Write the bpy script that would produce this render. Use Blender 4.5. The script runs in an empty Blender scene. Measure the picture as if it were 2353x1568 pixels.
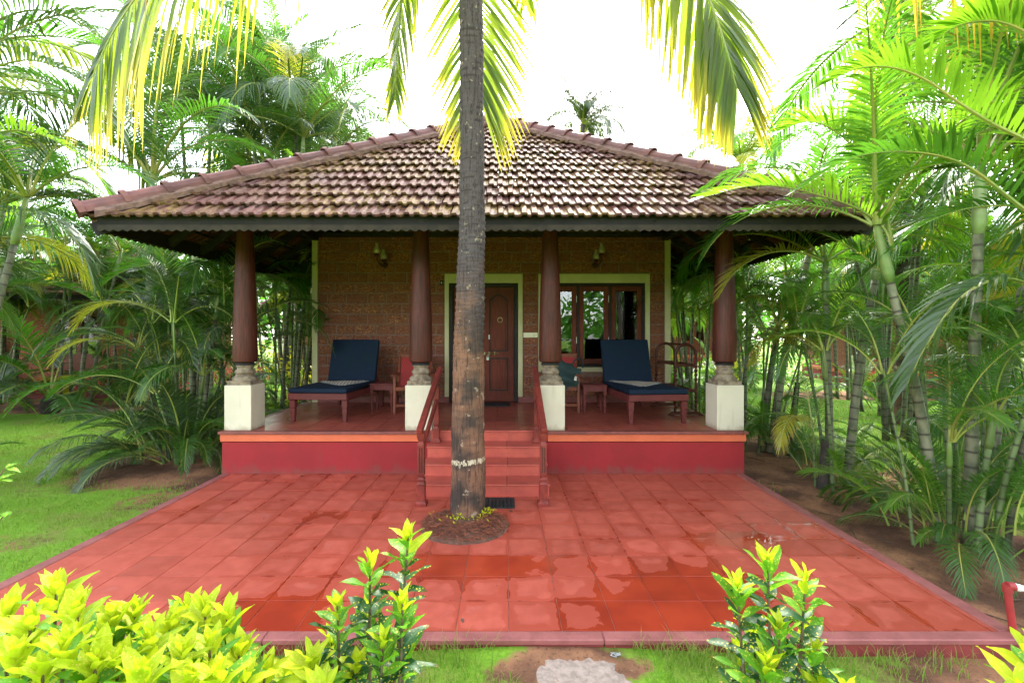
import bpy, bmesh, math, random
import numpy as np
from mathutils import Vector, Matrix, Euler
R = math.radians
SC = bpy.context.scene
COL = SC.collection

# ------------------------------------------------------------------ camera, sky, sun, exposure
cam_d = bpy.data.cameras.new('camera')
cam = bpy.data.objects.new('camera', cam_d); COL.objects.link(cam)
cam.location = (0, 0, 1.75); cam.rotation_euler = (R(90), 0, 0)
cam_d.sensor_width = 36; cam_d.lens = 36*1064/2352
cam_d.shift_x = 16/2352; cam_d.shift_y = -14/2352
cam_d.clip_start = 0.05; cam_d.clip_end = 600
SC.camera = cam
SUN_EL, SUN_AZ = 42, 12          # the sun stands high behind the cottage, a little to the right
W = bpy.data.worlds.new('World'); SC.world = W; W.use_nodes = True
wn = W.node_tree; bg = wn.nodes['Background']
sky = wn.nodes.new('ShaderNodeTexSky'); sky.sky_type = 'NISHITA'; sky.sun_disc = False
sky.sun_elevation = R(SUN_EL); sky.sun_rotation = R(SUN_AZ)
sky.altitude = 0; sky.air_density = 1.0; sky.dust_density = 1.5; sky.ozone_density = 0.6
hs = wn.nodes.new('ShaderNodeHueSaturation'); hs.inputs['Saturation'].default_value = .35      # thin white overcast
wn.links.new(sky.outputs[0], hs.inputs['Color']); wn.links.new(hs.outputs[0], bg.inputs[0]); bg.inputs[1].default_value = 0.15
sun_d = bpy.data.lights.new('sun', 'SUN'); sun_d.energy = 1.5; sun_d.angle = R(10); sun_d.color = (1.0, .95, .85)
sun = bpy.data.objects.new('sun', sun_d); COL.objects.link(sun)
sv = Vector((math.sin(R(SUN_AZ))*math.cos(R(SUN_EL)), math.cos(R(SUN_AZ))*math.cos(R(SUN_EL)), math.sin(R(SUN_EL))))
sun.rotation_euler = (-sv).to_track_quat('-Z', 'Y').to_euler()
sun.location = sv*60
SC.view_settings.view_transform = 'Standard'; SC.view_settings.look = 'None'
SC.view_settings.exposure = 3.15; SC.view_settings.gamma = 1.0; SC.view_settings.use_curve_mapping = False
SC.render.engine = 'CYCLES'
SC.cycles.use_denoising = True
SC.cycles.max_bounces = 10; SC.cycles.diffuse_bounces = 5; SC.cycles.transmission_bounces = 8; SC.cycles.transparent_max_bounces = 8
SC.cycles.caustics_reflective = False; SC.cycles.caustics_refractive = False

# ------------------------------------------------------------------ helpers
def tag(o, label=None, cat=None, group=None, kind=None):
    if label: o['label'] = label
    if cat: o['category'] = cat
    if group: o['group'] = group
    if kind: o['kind'] = kind
    return o
def link(name, data, parent=None, loc=(0, 0, 0), rot=(0, 0, 0), scale=(1, 1, 1)):
    o = bpy.data.objects.new(name, data); COL.objects.link(o)
    o.location = loc; o.rotation_euler = rot
    o.scale = scale if hasattr(scale, '__len__') else (scale,)*3
    if parent is not None: o.parent = parent
    return o
def thing(name, label, cat, loc=(0, 0, 0), rz=0, group=None):
    return tag(link(name, None, None, loc, (0, 0, rz)), label, cat, group)
def at(px, py, Y):
    return Vector(((px-1160)/1064*Y, Y, 1.75-(py-770)/1064*Y))
def gz(x, y):
    g = -0.11
    if y < 3.2: g += 0.065*math.exp(-((x-.25)/1.3)**2)
    return g

class MB:
    def __init__(s): s.v = []; s.f = []
    def add(s, vs, fs):
        n = len(s.v); s.v += [tuple(v) for v in vs]; s.f += [tuple(i+n for i in f) for f in fs]; return s
    def box(s, x0, y0, z0, x1, y1, z1):
        return s.add([(x0,y0,z0),(x1,y0,z0),(x1,y1,z0),(x0,y1,z0),(x0,y0,z1),(x1,y0,z1),(x1,y1,z1),(x0,y1,z1)],
                     [(0,3,2,1),(4,5,6,7),(0,1,5,4),(1,2,6,5),(2,3,7,6),(3,0,4,7)])
    def bar(s, p, q, w, h, up=(0, 0, 1)):
        p = Vector(p); q = Vector(q); t = (q-p).normalized(); u = Vector(up)
        if abs(t.dot(u)) > .98: u = Vector((0, 1, 0))
        a = t.cross(u).normalized()*w/2; b = a.cross(t).normalized()*h/2
        return s.add([p-a-b, p+a-b, p+a+b, p-a+b, q-a-b, q+a-b, q+a+b, q-a+b],
                     [(0,3,2,1),(4,5,6,7),(0,1,5,4),(1,2,6,5),(2,3,7,6),(3,0,4,7)])
    def tube(s, pts, rad, n=8, cap=True):
        pts = [Vector(p) for p in pts]
        if not hasattr(rad, '__len__'): rad = [rad]*len(pts)
        base = len(s.v); m = len(pts); ref = None
        for i, p in enumerate(pts):
            t = (pts[min(i+1, m-1)]-pts[max(i-1, 0)]).normalized()
            if ref is None:
                ref = Vector((1, 0, 0)) if abs(t.x) < .9 else Vector((0, 1, 0))
            a = (ref-t*ref.dot(t)).normalized(); ref = a; b = t.cross(a)
            for k in range(n):
                c = 2*math.pi*k/n; s.v.append(tuple(p+(a*math.cos(c)+b*math.sin(c))*rad[i]))
        for i in range(m-1):
            for k in range(n):
                k2 = (k+1) % n
                s.f.append((base+i*n+k, base+i*n+k2, base+(i+1)*n+k2, base+(i+1)*n+k))
        if cap:
            s.f.append(tuple(base+k for k in reversed(range(n)))); s.f.append(tuple(base+(m-1)*n+k for k in range(n)))
        return s
    def lathe(s, prof, n=20, o=(0, 0, 0), sq=False):
        base = len(s.v); m = len(prof)
        for r, z in prof:
            for k in range(n):
                c = 2*math.pi*(k+.5)/n; q = 1.0
                if sq: q = 1/max(abs(math.cos(c)), abs(math.sin(c)))
                s.v.append((o[0]+r*q*math.cos(c), o[1]+r*q*math.sin(c), o[2]+z))
        for i in range(m-1):
            for k in range(n):
                k2 = (k+1) % n
                s.f.append((base+i*n+k, base+i*n+k2, base+(i+1)*n+k2, base+(i+1)*n+k))
        s.f.append(tuple(base+k for k in reversed(range(n)))); s.f.append(tuple(base+(m-1)*n+k for k in range(n)))
        return s
    def prism(s, poly, d0, d1, plane='xz'):
        n = len(poly)
        def P(a, b, d): return (a, d, b) if plane == 'xz' else ((d, a, b) if plane == 'yz' else (a, b, d))
        vs = [P(a, b, d0) for a, b in poly]+[P(a, b, d1) for a, b in poly]
        fs = [tuple(range(n)), tuple(reversed(range(n, 2*n)))]
        fs += [(i, i+n, (i+1) % n+n, (i+1) % n) for i in range(n)]
        return s.add(vs, fs)
    def ring(s, outer, inner, d0, d1):       # frame between two outlines of equal count, in the xz plane
        n = len(outer)
        vs = [(a, d0, b) for a, b in outer]+[(a, d0, b) for a, b in inner]+[(a, d1, b) for a, b in outer]+[(a, d1, b) for a, b in inner]
        fs = []
        for i in range(n):
            j = (i+1) % n
            fs += [(i, j, n+j, n+i), (2*n+i, 3*n+i, 3*n+j, 2*n+j), (i, 2*n+i, 2*n+j, j), (n+i, n+j, 3*n+j, 3*n+i)]
        return s.add(vs, fs)
    def mesh(s, name, mat=None, smooth=False, bevel=0, fixn=True, seg=1):
        me = bpy.data.meshes.new(name); me.from_pydata(s.v, [], s.f)
        if fixn or bevel:
            bm = bmesh.new(); bm.from_mesh(me)
            if fixn: bmesh.ops.recalc_face_normals(bm, faces=bm.faces)
            if bevel: bmesh.ops.bevel(bm, geom=list(bm.edges), offset=bevel, segments=seg, affect='EDGES', profile=.6)
            bm.to_mesh(me); bm.free()
        if mat: me.materials.append(mat)
        if smooth:
            me.polygons.foreach_set('use_smooth', [True]*len(me.polygons))
            if smooth != 'all' and hasattr(me, 'set_sharp_from_angle'): me.set_sharp_from_angle(angle=R(40))
        return me
    def build(s, name, mat, parent=None, loc=(0, 0, 0), rot=(0, 0, 0), smooth=False, bevel=0, seg=1):
        return link(name, s.mesh(name, mat, smooth, bevel, True, seg), parent, loc, rot)

# ------------------------------------------------------------------ materials
class NT:
    def __init__(s, name):
        s.m = bpy.data.materials.new(name); s.m.use_nodes = True; s.t = s.m.node_tree; s.t.nodes.clear()
        s.out = s.t.nodes.new('ShaderNodeOutputMaterial')
    def n(s, typ, ins=None, **kw):
        d = s.t.nodes.new('ShaderNode'+typ)
        for k, v in kw.items(): setattr(d, k, v)
        for k, v in (ins or {}).items():
            if isinstance(v, bpy.types.NodeSocket): s.t.links.new(v, d.inputs[k])
            else:
                sk = d.inputs[k]
                if hasattr(sk.default_value, '__len__') and not hasattr(v, '__len__'): v = (v,)*len(sk.default_value)
                if hasattr(v, '__len__') and len(sk.default_value) == 4 and len(v) == 3: v = (*v, 1)
                sk.default_value = v
        return d
    def math(s, op, a, b=0.0, clamp=False):
        return s.n('Math', {0: a, 1: b}, operation=op, use_clamp=clamp).outputs[0]
    def mix(s, f, a, b, blend='MIX'):
        d = s.n('Mix', None, data_type='RGBA', blend_type=blend)
        for sock, v in ((d.inputs[0], f), (d.inputs[6], a), (d.inputs[7], b)):
            if isinstance(v, bpy.types.NodeSocket): s.t.links.new(v, sock)
            elif sock == d.inputs[0]: sock.default_value = v
            else: sock.default_value = (*v, 1) if len(v) == 3 else v
        return d.outputs[2]
    def step(s, v, lo, hi):
        return s.n('MapRange', {0: v, 1: lo, 2: hi, 3: 0.0, 4: 1.0}, clamp=True, interpolation_type='SMOOTHSTEP').outputs[0]
    def noise(s, scale, vec=None, detail=3.0, rough=.55, dist=0.0):
        i = {'Scale': scale, 'Detail': detail, 'Roughness': rough, 'Distortion': dist}
        if vec is not None: i['Vector'] = vec
        return s.n('TexNoise', i).outputs[0]
    def pos(s): return s.n('NewGeometry').outputs['Position']
    def obj(s): return s.n('TexCoord').outputs['Object']
    def rnd(s): return s.n('ObjectInfo').outputs['Random']
    def scalev(s, v, k): return s.n('VectorMath', {0: v, 1: k}, operation='MULTIPLY').outputs[0]
    def bump(s, h, strength=.3, dist=.01): return s.n('Bump', {'Height': h, 'Strength': strength, 'Distance': dist}).outputs[0]
    def done(s, col, rough=.6, normal=None, spec=.4, metal=0.0, coat=0.0):
        i = {'Base Color': col, 'Roughness': rough, 'Specular IOR Level': spec, 'Metallic': metal, 'Coat Weight': coat}
        if normal is not None: i['Normal'] = normal
        b = s.n('BsdfPrincipled', i); s.t.links.new(b.outputs[0], s.out.inputs[0]); return s.m

def plain(name, c1, c2=None, scale=8, rough=.6, bump=.0, bscale=40, spec=.4, stretch=(1, 1, 1), rand=0.0, metal=0.0, space='pos', lo=.35, hi=.65, dist=.004, coat=0.0, rvar=.0):
    t = NT(name); v = t.pos() if space == 'pos' else t.obj()
    v = t.scalev(v, stretch)
    c2 = c2 or tuple(x*.7 for x in c1)
    nz = t.noise(scale, v, 5.0, .6)
    col = t.mix(t.step(nz, lo, hi), c1, c2)
    if rand:
        k = t.n('MapRange', {0: t.rnd(), 3: 1-rand, 4: 1+rand}).outputs[0]
        col = t.n('VectorMath', {0: col, 3: k}, operation='SCALE').outputs[0]
    nrm = t.bump(t.noise(bscale, v, 4.0), bump, dist) if bump else None
    r = rough
    if rvar: r = t.math('ADD', t.math('MULTIPLY', t.math('SUBTRACT', nz, .5), rvar*2), rough)
    return t.done(col, r, nrm, spec, metal, coat)

def leaf_mat(name, c_dark, c_light, trans, tip=None, tip_lo=.55, rough=.38, tw=.45, spec=.5, speck=None, speck_scale=95, stripe=True):
    """thin leaf: gloss + diffuse + transmitted light; 't' runs from the base (0) to the tip (1)"""
    t = NT(name)
    at_ = t.n('Attribute', attribute_name='t').outputs['Fac']
    r = t.rnd()
    col = t.mix(r, c_dark, c_light)
    p = t.pos()
    nz = t.noise(3.0, p, 3.0)
    col = t.mix(t.math('MULTIPLY', t.step(nz, .4, .7), .5), col, c_light)
    tr = t.mix(t.math('MULTIPLY', t.step(nz, .3, .7), .45), trans, tuple(x*y for x, y in zip(trans, (.75, .9, .6))))
    if tip:
        k = t.step(t.math('ADD', at_, t.math('MULTIPLY', t.math('SUBTRACT', nz, .5), .5)), tip_lo, 1.0)
        col = t.mix(k, col, tip); tr = t.mix(k, tr, tuple(min(1, x*1.5) for x in tip))
    if speck:
        vor = t.n('TexVoronoi', {'Scale': speck_scale, 'Vector': p}).outputs['Distance']
        k = t.math('MULTIPLY', t.math('SUBTRACT', 1.0, t.step(vor, .22, .34)), t.step(t.noise(14, p, 2.0), .36, .52))
        col = t.mix(k, col, speck)
        md = t.math('MULTIPLY', t.step(t.n('Attribute', attribute_name='mid').outputs['Fac'], .72, .98), .55)
        col = t.mix(md, col, tuple(min(1, x*1.2+.04) for x in c_light))
        vn = t.step(t.math('FRACT', t.math('MULTIPLY', t.math('ADD', at_, t.math('MULTIPLY', t.n('Attribute', attribute_name='mid').outputs['Fac'], .06)), 13.0)), .0, .22)
        col = t.mix(t.math('MULTIPLY', t.math('SUBTRACT', 1.0, vn), .25), col, tuple(x*.5 for x in c_dark))
        tr = t.mix(k, tr, tuple(x*.8 for x in speck))
    pb = t.n('BsdfPrincipled', {'Base Color': col, 'Roughness': rough, 'Specular IOR Level': spec})
    tl = t.n('BsdfTranslucent', {'Color': tr})
    mx = t.n('MixShader', {0: tw, 1: pb.outputs[0], 2: tl.outputs[0]})
    t.t.links.new(mx.outputs[0], t.out.inputs[0]); return t.m

M = {}
FL0 = .536
def mats():
    # terracotta patio slabs: dry centres, wet joints and puddles that follow their own shapes
    t = NT('patio_tile'); p = t.pos(); o = t.obj()
    sp = t.n('SeparateXYZ', {0: o}); ax = t.math('ABSOLUTE', sp.outputs[0]); ay = t.math('ABSOLUTE', sp.outputs[1])
    edge = t.math('MULTIPLY', t.math('MAXIMUM', ax, ay), 6.3)
    n1 = t.noise(1.1, p, 2.0); n2 = t.noise(9.0, p, 3.0, .5); n3 = t.noise(3.0, p, 2.0)
    e2 = t.math('MULTIPLY', t.math('POWER', t.math('MINIMUM', edge, 1.0), 2.5), .42)
    wet = t.math('ADD', e2, t.math('MULTIPLY', t.math('SUBTRACT', n2, .5), .42))
    wet = t.math('ADD', wet, t.math('MULTIPLY', t.math('SUBTRACT', n1, .5), .9))
    wet = t.math('ADD', wet, t.math('MULTIPLY', t.math('SUBTRACT', n3, .5), .55))
    for (bx, by, rx, ry, a) in ((1.05, 2.95, .62, .5, .62), (2.0, 3.95, .45, .2, .6), (1.5, 3.3, .4, .3, .4), (-.35, 3.5, .55, .2, .5), (-1.4, 2.9, .35, .25, .55), (2.35, 2.9, .5, .16, .3), (0.4, 3.55, .5, .15, .35), (-3.0, 3.3, .9, .9, -.35), (1.6, 5.4, 2.0, .5, -.1), (-1.7, 4.5, .5, .15, .35)):
        d = t.n('VectorMath', {0: p, 1: (bx, by, 0)}, operation='SUBTRACT').outputs[0]
        d = t.n('VectorMath', {0: d, 1: (1/rx, 1/ry, 0)}, operation='MULTIPLY').outputs[0]
        l = t.n('VectorMath', {0: d}, operation='LENGTH').outputs[1]
        g = t.math('MULTIPLY', t.math('SUBTRACT', 1.0, t.step(l, .3, 1.5)), a)
        wet = t.math('ADD', wet, g)
    damp = t.step(wet, .15, .22)
    k = t.step(wet, .42, .49)
    pud = t.step(wet, .75, .85)
    fine = t.noise(60, p, 4.0)
    dry = t.mix(t.step(n2, .3, .7), (.44, .096, .068), (.37, .074, .050))
    dry = t.mix(t.math('MULTIPLY', t.step(t.noise(4.5, p, 6.0, .7), .55, .78), .5), dry, (.52, .2, .18))
    dry = t.mix(t.math('MULTIPLY', damp, .7), dry, (.34, .058, .036))
    wetc = t.mix(t.step(n3, .35, .65), (.33, .042, .018), (.26, .032, .016))
    rb = t.n('MapRange', {0: t.rnd(), 3: .88, 4: 1.1}).outputs[0]
    col = t.n('VectorMath', {0: t.mix(k, dry, wetc), 3: rb}, operation='SCALE').outputs[0]
    rough = t.math('ADD', t.math('SUBTRACT', .42, t.math('MULTIPLY', k, .22)), t.math('MULTIPLY', t.math('SUBTRACT', fine, .5), .12))
    rough = t.math('SUBTRACT', t.math('SUBTRACT', rough, t.math('MULTIPLY', pud, .15)), t.math('MULTIPLY', damp, .06))
    h = t.math('MULTIPLY', fine, t.math('SUBTRACT', 1.0, t.math('MULTIPLY', pud, .9)))
    M['patio'] = t.done(col, rough, t.bump(h, .10, .002), t.math('ADD', .14, t.math('MULTIPLY', k, .3)))
    M['grout'] = plain('grout', (.27, .10, .085), (.36, .2, .17), 9, .8)
    t = NT('porch_tile'); p = t.pos()
    c = t.mix(t.step(t.noise(6, p, 4.0), .35, .65), (.33, .075, .05), (.26, .055, .04))
    rb = t.n('MapRange', {0: t.rnd(), 3: .85, 4: 1.12}).outputs[0]
    c = t.n('VectorMath', {0: c, 3: rb}, operation='SCALE').outputs[0]
    M['floor'] = t.done(c, t.math('ADD', .22, t.math('MULTIPLY', t.noise(5, p), .2)), t.bump(t.noise(50, p), .06, .002), .5)
    M['step'] = plain('step_tile', (.44, .085, .06), (.36, .065, .05), 6, .45, .08, 60, rand=.08)
    M['kerb'] = plain('kerb_cement', (.31, .10, .095), (.23, .07, .066), 7, .6, .25, 90)
    M['kerb_face'] = plain('kerb_paint', (.24, .035, .035), (.17, .03, .03), 5, .65, .25, 60)
    M['plinth'] = plain('plinth_paint', (.275, .018, .023), (.255, .018, .022), 2, .6, .25, 55, dist=.003)
    def painted(name, c1, c2, stain, z0, h, rough, amt):
        t = NT(name); p = t.pos(); sp = t.n('SeparateXYZ', {0: p})
        c = t.mix(t.step(t.noise(2.2, p, 4.0), .35, .65), c1, c2)
        zz = t.math('DIVIDE', t.math('SUBTRACT', sp.outputs[2], z0), h)
        n_ = t.noise(9, t.scalev(p, (1, 1, .5)), 5.0, .65)
        k = t.math('MULTIPLY', t.step(t.math('SUBTRACT', t.math('MULTIPLY', n_, 1.7), zz), .35, .9), amt)
        c = t.mix(k, c, stain)
        st = t.math('MULTIPLY', t.step(t.noise(5, t.scalev(p, (4, 4, .35)), 4.0), .58, .72), .22)
        c = t.mix(st, c, stain)
        b_ = t.math('ADD', t.noise(55, p, 4.0), t.math('MULTIPLY', t.noise(6, p), .8))
        return t.done(c, rough, t.bump(b_, .3, .004), .25)
    M['plinth'] = painted('plinth_paint', (.275, .018, .023), (.235, .017, .021), (.17, .05, .04), 0.0, .22, .65, .75)
    M['cream'] = painted('cream_paint', (.60, .55, .43), (.55, .50, .39), (.33, .25, .17), FL0, .14, .7, .7)
    M['band'] = plain('band_paint', (.58, .122, .052), (.52, .108, .046), 4, .6, .15, 55)
    M['lip'] = plain('porch_lip', (.22, .06, .05), (.16, .045, .04), 10, .5, .1)
    M['yellow'] = plain('yellow_trim_paint', (.52, .47, .28), (.47, .42, .245), 4, .65, .08, 45)
    # red painted hardwood
    def wood(name, c1, c2, rough, st, bump=.2, coat=0.0):
        t = NT(name); v = t.scalev(t.pos(), st)
        nz = t.noise(6, v, 6.0, .65, .4); w2 = t.noise(1.5, t.pos(), 2.0)
        c = t.mix(t.step(nz, .3, .7), c1, c2); c = t.mix(t.math('MULTIPLY', t.step(w2, .4, .7), .5), c, tuple(x*.55 for x in c2))
        return t.done(c, rough, t.bump(nz, bump, .003), .22, 0, coat)
    M['pillar'] = wood('pillar_wood', (.105, .024, .015), (.045, .014, .010), .48, (9, 9, .7), .35)
    M['door'] = wood('door_wood', (.16, .032, .016), (.10, .021, .012), .6, (8, 8, .6), .15)
    M['rail'] = wood('rail_wood', (.27, .045, .033), (.14, .03, .026), .35, (4, 4, 2), .15)
    M['furn'] = wood('furniture_wood', (.165, .036, .033), (.11, .025, .025), .5, (3, 3, 6), .12)
    M['rack'] = wood('rack_wood', (.085, .024, .014), (.045, .013, .008), .45, (4, 4, 3), .12)
    M['chairwood'] = wood('chair_wood', (.22, .06, .03), (.13, .035, .02), .4, (4, 4, 4), .12)
    M['dark'] = wood('dark_roof_timber', (.032, .026, .024), (.018, .015, .015), .6, (2, 2, 2), .3)
    M['eave'] = plain('eave_board_paint', (.022, .0185, .018), (.016, .014, .014), 4, .7, .1, 40, spec=.12)
    M['scallop'] = plain('scallop_paint', (.045, .034, .027), (.030, .024, .021), 8, .7, .1, 40, spec=.12)
    # carved stone at the pillar foot
    M['stone'] = plain('pillar_stone', (.27, .21, .15), (.13, .095, .065), 14, .85, .6, 70, dist=.006)
    # laterite
    t = NT('laterite'); p = t.pos()
    pv = t.scalev(p, (1, 1, 1.7))
    n1 = t.noise(26, pv, 4.0, .6, 1.2); n2 = t.noise(9, p, 3.0)
    base = t.mix(n2, (.150, .050, .034), (.205, .070, .044))
    k = t.math('MULTIPLY', t.step(n1, .52, .62), t.n('MapRange', {0: t.rnd(), 3: .1, 4: 1.0}).outputs[0])
    col = t.mix(k, base, (.44, .20, .085))
    col = t.mix(t.step(n1, .42, .33), col, (.05, .02, .014))
    M['laterite'] = t.done(col, .85, t.bump(n1, .8, .012), .25)
    M['mortar'] = plain('wall_mortar', (.21, .12, .095), (.16, .09, .07), 12, .9, .4, 50)
    M['inside'] = plain('room_plaster', (.5, .45, .36), None, 2, .8)
    # roof tiles
    t = NT('roof_tile'); p = t.pos(); r = t.rnd()
    ramp = t.n('ValToRGB', {0: r}); cr = ramp.color_ramp
    cr.elements[0].color = (0.098, 0.037, 0.034, 1); cr.elements[0].position = 0
    cr.elements[1].color = (0.128, 0.061, 0.031, 1); cr.elements[1].position = 1
    for pos_, c in ((.2, (0.119, 0.046, 0.041, 1)), (.4, (0.083, 0.034, 0.035, 1)), (.55, (0.136, 0.059, 0.030, 1)), (.7, (0.102, 0.040, 0.038, 1)), (.85, (0.140, 0.078, 0.037, 1))):
        e = cr.elements.new(pos_); e.color = c
    ob = t.obj()
    st = t.noise(11, t.n('VectorMath', {0: t.scalev(ob, (5, .6, 1)), 1: t.scalev(p, (.7, .7, .7))}, operation='ADD').outputs[0], 4.0, .6)
    col = t.mix(t.step(st, .42, .7), ramp.outputs[0], (.062, .03, .03))
    moss = t.math('MULTIPLY', t.step(t.noise(1.3, p, 3.0, .6), .45, .62), t.step(t.noise(16, p, 4.0), .42, .62))
    col = t.mix(t.math('MULTIPLY', moss, .6), col, (.23, .165, .035))
    lich = t.math('MULTIPLY', t.step(t.noise(2.2, t.scalev(p, (1, 1, 2)), 3.0), .52, .66), t.step(t.noise(22, p, 4.0), .5, .6))
    col = t.mix(t.math('MULTIPLY', lich, .55), col, (.17, .13, .125))
    sp = t.n('SeparateXYZ', {0: ob}); front_dark = t.math('MULTIPLY', t.math('SUBTRACT', 1.0, t.step(sp.outputs[1], .0, .035)), .45)
    col = t.mix(front_dark, col, (.07, .035, .03))  # tile colour darker along its front edge
    M['tile'] = t.done(col, t.math('ADD', .55, t.math('MULTIPLY', st, .3)), t.bump(t.noise(70, p, 4.0), .25, .004), .05)
    M['ridge'] = plain('ridge_tile', (.185, .075, .07), (.125, .055, .055), 5, .6, .25, 50, rand=.15, spec=.25)
    M['bed'] = plain('hip_mortar', (.19, .105, .085), (.11, .06, .05), 14, .9, .5, 45)
    # cloth
    t = NT('navy_cloth'); p = t.pos()
    w = t.n('TexWave', {'Scale': 160.0, 'Distortion': .5, 'Vector': p}).outputs['Fac']
    c = t.mix(t.step(t.noise(5, p, 3.0), .35, .65), (.005, .012, .031), (.004, .014, .029))
    M['navy'] = t.done(c, .8, t.bump(w, .1, .001), .2)
    t = NT('striped_towel'); o = t.obj(); sp = t.n('SeparateXYZ', {0: o})
    s_ = t.math('SINE', t.math('MULTIPLY', t.math('ADD', sp.outputs[0], t.math('MULTIPLY', sp.outputs[1], .25)), 130.0))
    c = t.mix(t.step(s_, -.15, .15), (.62, .55, .47), (.33, .24, .19))
    M['towel'] = t.done(c, .9, t.bump(t.noise(150, o), .3, .002), .1)
    t = NT('woven_red'); p = t.pos()
    ch = t.n('TexChecker', {'Vector': t.scalev(t.obj(), (1, 1, 1)), 'Scale': 55.0, 'Color1': (.34, .03, .028, 1), 'Color2': (.19, .022, .022, 1)}).outputs[0]
    M['weave'] = t.done(ch, .6, t.bump(t.noise(120, p), .3, .002), .3)
    M['bag'] = plain('bag_cloth', (.008, .030, .030), (.006, .021, .022), 6, .7, .15, 40)
    M['baglabel'] = plain('bag_label', (.55, .5, .45), None, 5, .7)
    M['bulb'] = plain('lamp_glass', (.36, .31, .23), (.30, .26, .19), 6, .3, spec=.6)
    M['metal'] = plain('brass', (.42, .34, .18), (.3, .24, .13), 10, .35, metal=.9)
    M['steel'] = plain('steel', (.45, .45, .45), None, 10, .3, metal=.9)
    M['plastic'] = plain('switch_plastic', (.74, .69, .52), (.7, .65, .48), 5, .4)
    M['black'] = plain('black_rubber', (.018, .022, .024), (.012, .014, .016), 12, .6, .2, 80)
    M['pipe_red'] = plain('pipe_paint', (.36, .035, .035), (.27, .03, .03), 12, .5, .15, 60)
    M['pvc'] = plain('pvc', (.78, .78, .76), (.68, .68, .66), 8, .35)
    M['curtain'] = plain('curtain_cloth', (.16, .2, .17), (.11, .14, .12), 3, .85, stretch=(12, 1, .3))
    t = NT('window_glass')
    b = t.n('BsdfPrincipled', {'Base Color': (.9, .95, .93), 'Roughness': .0, 'IOR': 1.52, 'Transmission Weight': 1.0}); t.t.links.new(b.outputs[0], t.out.inputs[0]); M['glass'] = t.m
    # palm trunks
    t = NT('coconut_bark'); p = t.pos(); sp = t.n('SeparateXYZ', {0: p})
    v1 = t.noise(10, t.scalev(p, (6, 6, .5)), 5.0, .65); v2 = t.noise(7, t.scalev(p, (1, 1, 3)), 4.0)
    big = t.noise(3.0, p, 3.0)
    low = t.mix(t.step(big, .4, .62), (.20, .10, .064), (.055, .040, .034))
    high = t.mix(v2, (.062, .05, .056), (.11, .085, .09))
    hk = t.step(t.math('ADD', sp.outputs[2], t.math('MULTIPLY', t.math('SUBTRACT', big, .5), 1.2)), 1.6, 2.5)
    col = t.mix(hk, low, high)
    rg = t.n('Attribute', attribute_name='t').outputs['Fac']
    rk = t.math('MULTIPLY', t.step(rg, .62, .95), t.math('ADD', .3, t.math('MULTIPLY', hk, .5)))
    col = t.mix(rk, col, (.028, .021, .022))
    col = t.mix(t.math('MULTIPLY', t.step(v1, .52, .36), .75), col, (.03, .02, .018))
    col = t.mix(t.math('MULTIPLY', t.step(t.noise(16, p, 3.0), .63, .70), .7), col, (.34, .27, .2))
    wz = t.math('ABSOLUTE', t.math('SUBTRACT', t.math('ADD', sp.outputs[2], t.math('MULTIPLY', sp.outputs[0], -.06)), .585))
    wk = t.math('MULTIPLY', t.math('SUBTRACT', 1.0, t.step(t.math('ADD', wz, t.math('MULTIPLY', t.math('SUBTRACT', t.noise(40, p), .5), .06)), .018, .03)), t.step(t.noise(50, t.scalev(p, (1, 1, .4)), 3.0), .45, .52))
    col = t.mix(t.math('MULTIPLY', wk, .75), col, (.6, .52, .38))
    M['bark'] = t.done(col, .85, t.bump(t.math('ADD', v1, t.math('MULTIPLY', v2, .5)), .8, .02), .2)
    def stem(name, c1, c2, ring, period):
        t = NT(name); p = t.pos(); o = t.n('Attribute', attribute_name='t').outputs['Fac']
        rg = t.math('FRACT', t.math('ADD', t.math('DIVIDE', o, period), t.math('MULTIPLY', t.noise(2.0, p), .6)))
        k = t.math('MULTIPLY', t.math('SUBTRACT', 1.0, t.step(t.math('ABSOLUTE', t.math('SUBTRACT', rg, .5)), .04, .12)), .85)
        col = t.mix(t.step(t.noise(7, t.scalev(p, (2, 2, 1)), 4.0), .35, .65), c1, c2)
        rb = t.n('MapRange', {0: t.rnd(), 3: .7, 4: 1.25}).outputs[0]
        col = t.n('VectorMath', {0: col, 3: rb}, operation='SCALE').outputs[0]
        col = t.mix(k, col, ring)
        return t.done(col, .6, t.bump(k, -.5, .01), .35)
    M['stem'] = stem('areca_stem', (.17, .16, .10), (.08, .09, .05), (.04, .032, .024), .14)
    M['stem_green'] = stem('areca_green_stem', (.13, .17, .07), (.08, .12, .04), (.05, .045, .03), .12)
    M['shaft'] = plain('palm_crownshaft', (.20, .28, .10), (.30, .33, .19), 4, .5, rand=.2)
    M['shaft_green'] = plain('young_crownshaft', (.10, .17, .04), (.16, .20, .06), 5, .45, rand=.2)
    M['petiole'] = plain('palm_rachis', (.19, .26, .05), (.30, .28, .06), 3, .45, rand=.2)
    M['stub'] = plain('dead_stub', (.03, .025, .022), (.06, .045, .035), 12, .9, .5, 40)
    # leaves
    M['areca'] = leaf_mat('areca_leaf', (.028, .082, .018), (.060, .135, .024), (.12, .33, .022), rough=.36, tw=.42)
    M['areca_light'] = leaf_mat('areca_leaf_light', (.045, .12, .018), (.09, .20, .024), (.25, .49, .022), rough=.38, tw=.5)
    M['areca_dark'] = leaf_mat('areca_leaf_dark', (.024, .058, .020), (.048, .085, .030), (.11, .22, .03), rough=.36, tw=.32, spec=.6)  # darker, greyer leaf colour
    M['areca_yellow'] = leaf_mat('areca_leaf_yellowing', (.16, .19, .03), (.30, .26, .04), (.60, .60, .04), tip=(.38, .24, .08), rough=.42, tw=.5)
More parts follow.
